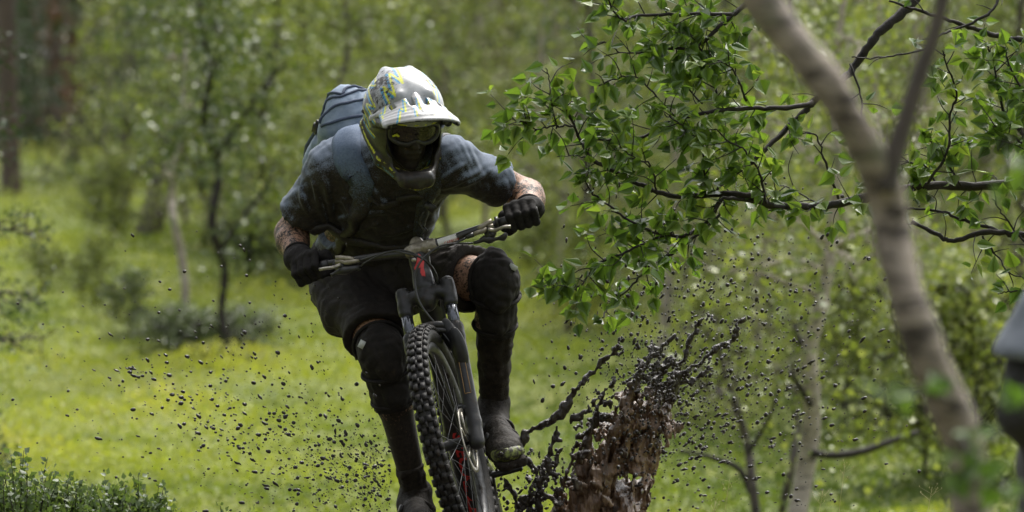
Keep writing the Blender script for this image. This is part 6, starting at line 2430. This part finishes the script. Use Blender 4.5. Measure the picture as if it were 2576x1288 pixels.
# keep only pieces big enough, the rest turns into droplets of the spray
adj = np.arange(len(V))
for _ in range(60):
    m0 = adj[F].min(1)
    new = adj.copy()
    for c_ in range(4):
        np.minimum.at(new, F[:, c_], m0)
    new = new[new]
    if (new == adj).all():
        break
    adj = new
ids, cnt = np.unique(adj, return_counts=True)
big = ids[np.argmax(cnt)]
keepv = adj == big
small_keep = np.isin(adj, ids[(cnt > 12)]) & ~keepv
remap = np.full(len(V), -1)
remap[keepv] = np.arange(keepv.sum())
Fk = remap[F[keepv[F].all(1)]]
so = build('mud_splash', (V[keepv], Fk), M['splash'], attrs={'thin': thin[keepv]})
tag(so, 'torn column of brown mud thrown up right of the cyclist\'s foot', 'mud splash')
remap = np.full(len(V), -1)
remap[small_keep] = np.arange(small_keep.sum())
Fs_ = remap[F[small_keep[F].all(1)]]
if len(Fs_):
    so = build('mud_clots', (V[small_keep], Fs_), M['splash'], attrs={'thin': thin[small_keep] * .3})
    tag(so, 'loose dark clots of mud around the splash column', 'mud', None, 'stuff')

# droplets
def blob(seed, stretch, bump):
    Rb = np.random.default_rng(seed)
    nu, nv = 8, 6
    V = [(0, 0, -1.0)]
    for j in range(1, nv):
        ph = -math.pi / 2 + math.pi * j / nv
        for i in range(nu):
            a = 2 * math.pi * i / nu
            V.append((math.cos(ph) * math.cos(a), math.cos(ph) * math.sin(a), math.sin(ph)))
    V.append((0, 0, 1.0))
    V = np.array(V)
    nn = wob(seed, 1.6, bump)
    V = V * (1 + nn(V[:, 0], V[:, 1], V[:, 2]))[:, None]
    V[:, 2] *= stretch
    V[:, 0] += bump * .8 * np.sin(V[:, 2] * 1.5)
    F = []
    for i in range(nu):
        k = (i + 1) % nu
        F.append((0, 1 + k, 1 + i, 0))
        for j in range(nv - 2):
            a = 1 + j * nu
            F.append((a + i, a + k, a + nu + k, a + nu + i))
        a = 1 + (nv - 2) * nu
        F.append((a + i, a + k, len(V) - 1, a + i))
    return V, np.array(F)


BL = [blob(971, 1.0, .10), blob(972, 1.25, .16), blob(973, 1.7, .22), blob(974, 1.05, .2), blob(975, 2.6, .25)]
BM = []
for V, F in BL:
    me = mesh_np('mud_droplet', V, [F])
    me.materials.append(M['mud'])
    BM.append(me)
drops = []          # px, py, depth, radius m, zone, angle
R = np.random.default_rng(981)


def rad_():
    return float(np.clip(R.lognormal(math.log(.0018), .68), .0008, .0105))


n_ = 0
while n_ < 2900:                      # right-hand fan
    ang = math.radians(R.normal(48, 26))
    rr_ = R.gamma(3.0, 175)
    px, py = 1500 + rr_ * math.cos(ang) + R.normal(0, 40), 1230 - rr_ * math.sin(ang) * .85 + R.normal(0, 40)
    if not (1235 < px < 2320 and 430 < py < 1320) or ang > math.radians(112):
        continue
    if px < 1330 and py < 900 and R.uniform() < .8:
        continue
    drops.append((px, py, R.normal(.15, .22), rad_() * (1.15 if rr_ < 650 else .85), 'R', ang))
    n_ += 1
for q in range(520):                   # dense cloud right of the tendrils
    px, py = R.normal(1640, 95), R.normal(950, 70)
    drops.append((px, py, R.normal(.1, .15), rad_() * 1.35, 'R', R.normal(.8, .4)))
for q in range(520):
    px, py = R.normal(1810, 190), R.normal(740, 95)
    drops.append((px, py, R.normal(.2, .2), rad_() * 1.2, 'R', R.normal(.8, .5)))
for q in range(330):                   # spatter low between the foot and the column
    px, py = R.uniform(1240, 1420), R.uniform(1130, 1300)
    drops.append((px, py, R.normal(.1, .15), rad_() * 1.3, 'R', R.normal(1.2, .5)))
n_ = 0
while n_ < 1500:                       # left-hand fan
    ang = math.radians(R.normal(32, 20))
    rr_ = R.gamma(2.6, 165)
    px, py = 985 - rr_ * math.cos(ang), 1270 - rr_ * math.sin(ang) * .95 + R.normal(0, 30)
    if not (0 < px < 1010 and 560 < py < 1300):
        continue
    drops.append((px, py, R.normal(.0, .25), rad_() * (.95 if rr_ > 180 else .8), 'L', math.pi - ang))
    n_ += 1
band = cat(np.array([(890, 1110), (700, 1095), (560, 1140), (520, 1060), (470, 1035), (440, 990), (380, 985), (350, 950), (300, 930)], float), 8)
for q in range(150):                   # heavier drops strung along an arc
    c_ = band[R.integers(0, len(band))]
    drops.append((c_[0] + R.normal(0, 45), c_[1] + R.normal(0, 32), R.normal(-.05, .1), rad_() * 1.7, 'L', R.uniform(2.2, 3.0)))
for q in range(620):                   # fine spray beside the front wheel
    px, py = 985 - abs(R.normal(0, 85)), R.normal(1190, 75)
    if py < 1300:
        drops.append((px, py, R.normal(.2, .2), rad_() * .85, 'L', R.uniform(1.6, 3.0)))
for q in range(1500):                  # mist
    rt = R.uniform() < .62
    if rt:
        ang = math.radians(R.normal(50, 30))
        rr_ = R.gamma(2.6, 150)
        px, py = 1500 + rr_ * math.cos(ang), 1260 - rr_ * math.sin(ang) * .85
        if not (1235 < px < 2250 and 480 < py < 1310):
            continue
    else:
        ang = math.radians(R.normal(32, 22))
        rr_ = R.gamma(2.0, 130)
        px, py = 985 - rr_ * math.cos(ang), 1280 - rr_ * math.sin(ang)
        if not (30 < px < 1000 and 640 < py < 1300):
            continue
    drops.append((px, py, R.normal(.1, .3), R.uniform(.0006, .0012), 'R' if rt else 'L', R.uniform(.5, 2.6)))
drops = [(a_, b_, c_, min(d_, .0066), e_, f_) for a_, b_, c_, d_, e_, f_ in drops]
drops.sort(key=lambda q: -q[3])
lab = {'R': ('dark wet mud droplet flying in the spray right of the bicycle', 'mud droplets flying right of the bicycle'),
       'L': ('dark wet mud droplet flying over the meadow left of the bicycle', 'mud droplets flying left of the bicycle')}
mb = {'R': MB(), 'L': MB()}
for q, (px, py, d_, r_, z_, ang) in enumerate(drops):
    p = P(px, py, d_)
    if p[2] < float(gz(p[0], p[1])) + .03:
        continue
    k_ = int(R.choice(5, p=[.28, .26, .18, .16, .12]))
    r_ = r_ / (1.0, 1.08, 1.2, 1.0, 1.45)[k_]
    tz = unit(V3(math.cos(ang), R.normal(0, .3), math.sin(ang)))
    tx = unit(np.cross(tz, V3(R.normal(0, 1), 1, R.normal(0, 1))))
    ty = np.cross(tz, tx)
    if q < 280:
        o = bpy.data.objects.new('mud_droplet', BM[k_])
        C.objects.link(o)
        o.matrix_world = Matrix(((tx[0] * r_, ty[0] * r_, tz[0] * r_, p[0]), (tx[1] * r_, ty[1] * r_, tz[1] * r_, p[1]), (tx[2] * r_, ty[2] * r_, tz[2] * r_, p[2]), (0, 0, 0, 1)))
        tag(o, lab[z_][0], 'mud droplet', lab[z_][1])
    else:
        V, F = BL[k_]
        mb[z_].add(p + r_ * (V[:, :1] * tx + V[:, 1:2] * ty + V[:, 2:] * tz), F)
for z_, l_ in (('R', 'fine spray of small mud drops right of the bicycle'), ('L', 'fine spray of small mud drops left of the bicycle')):
    o = build('mud_spray', mb[z_], M['mud'])
    tag(o, l_, 'mud spray', None, 'stuff')
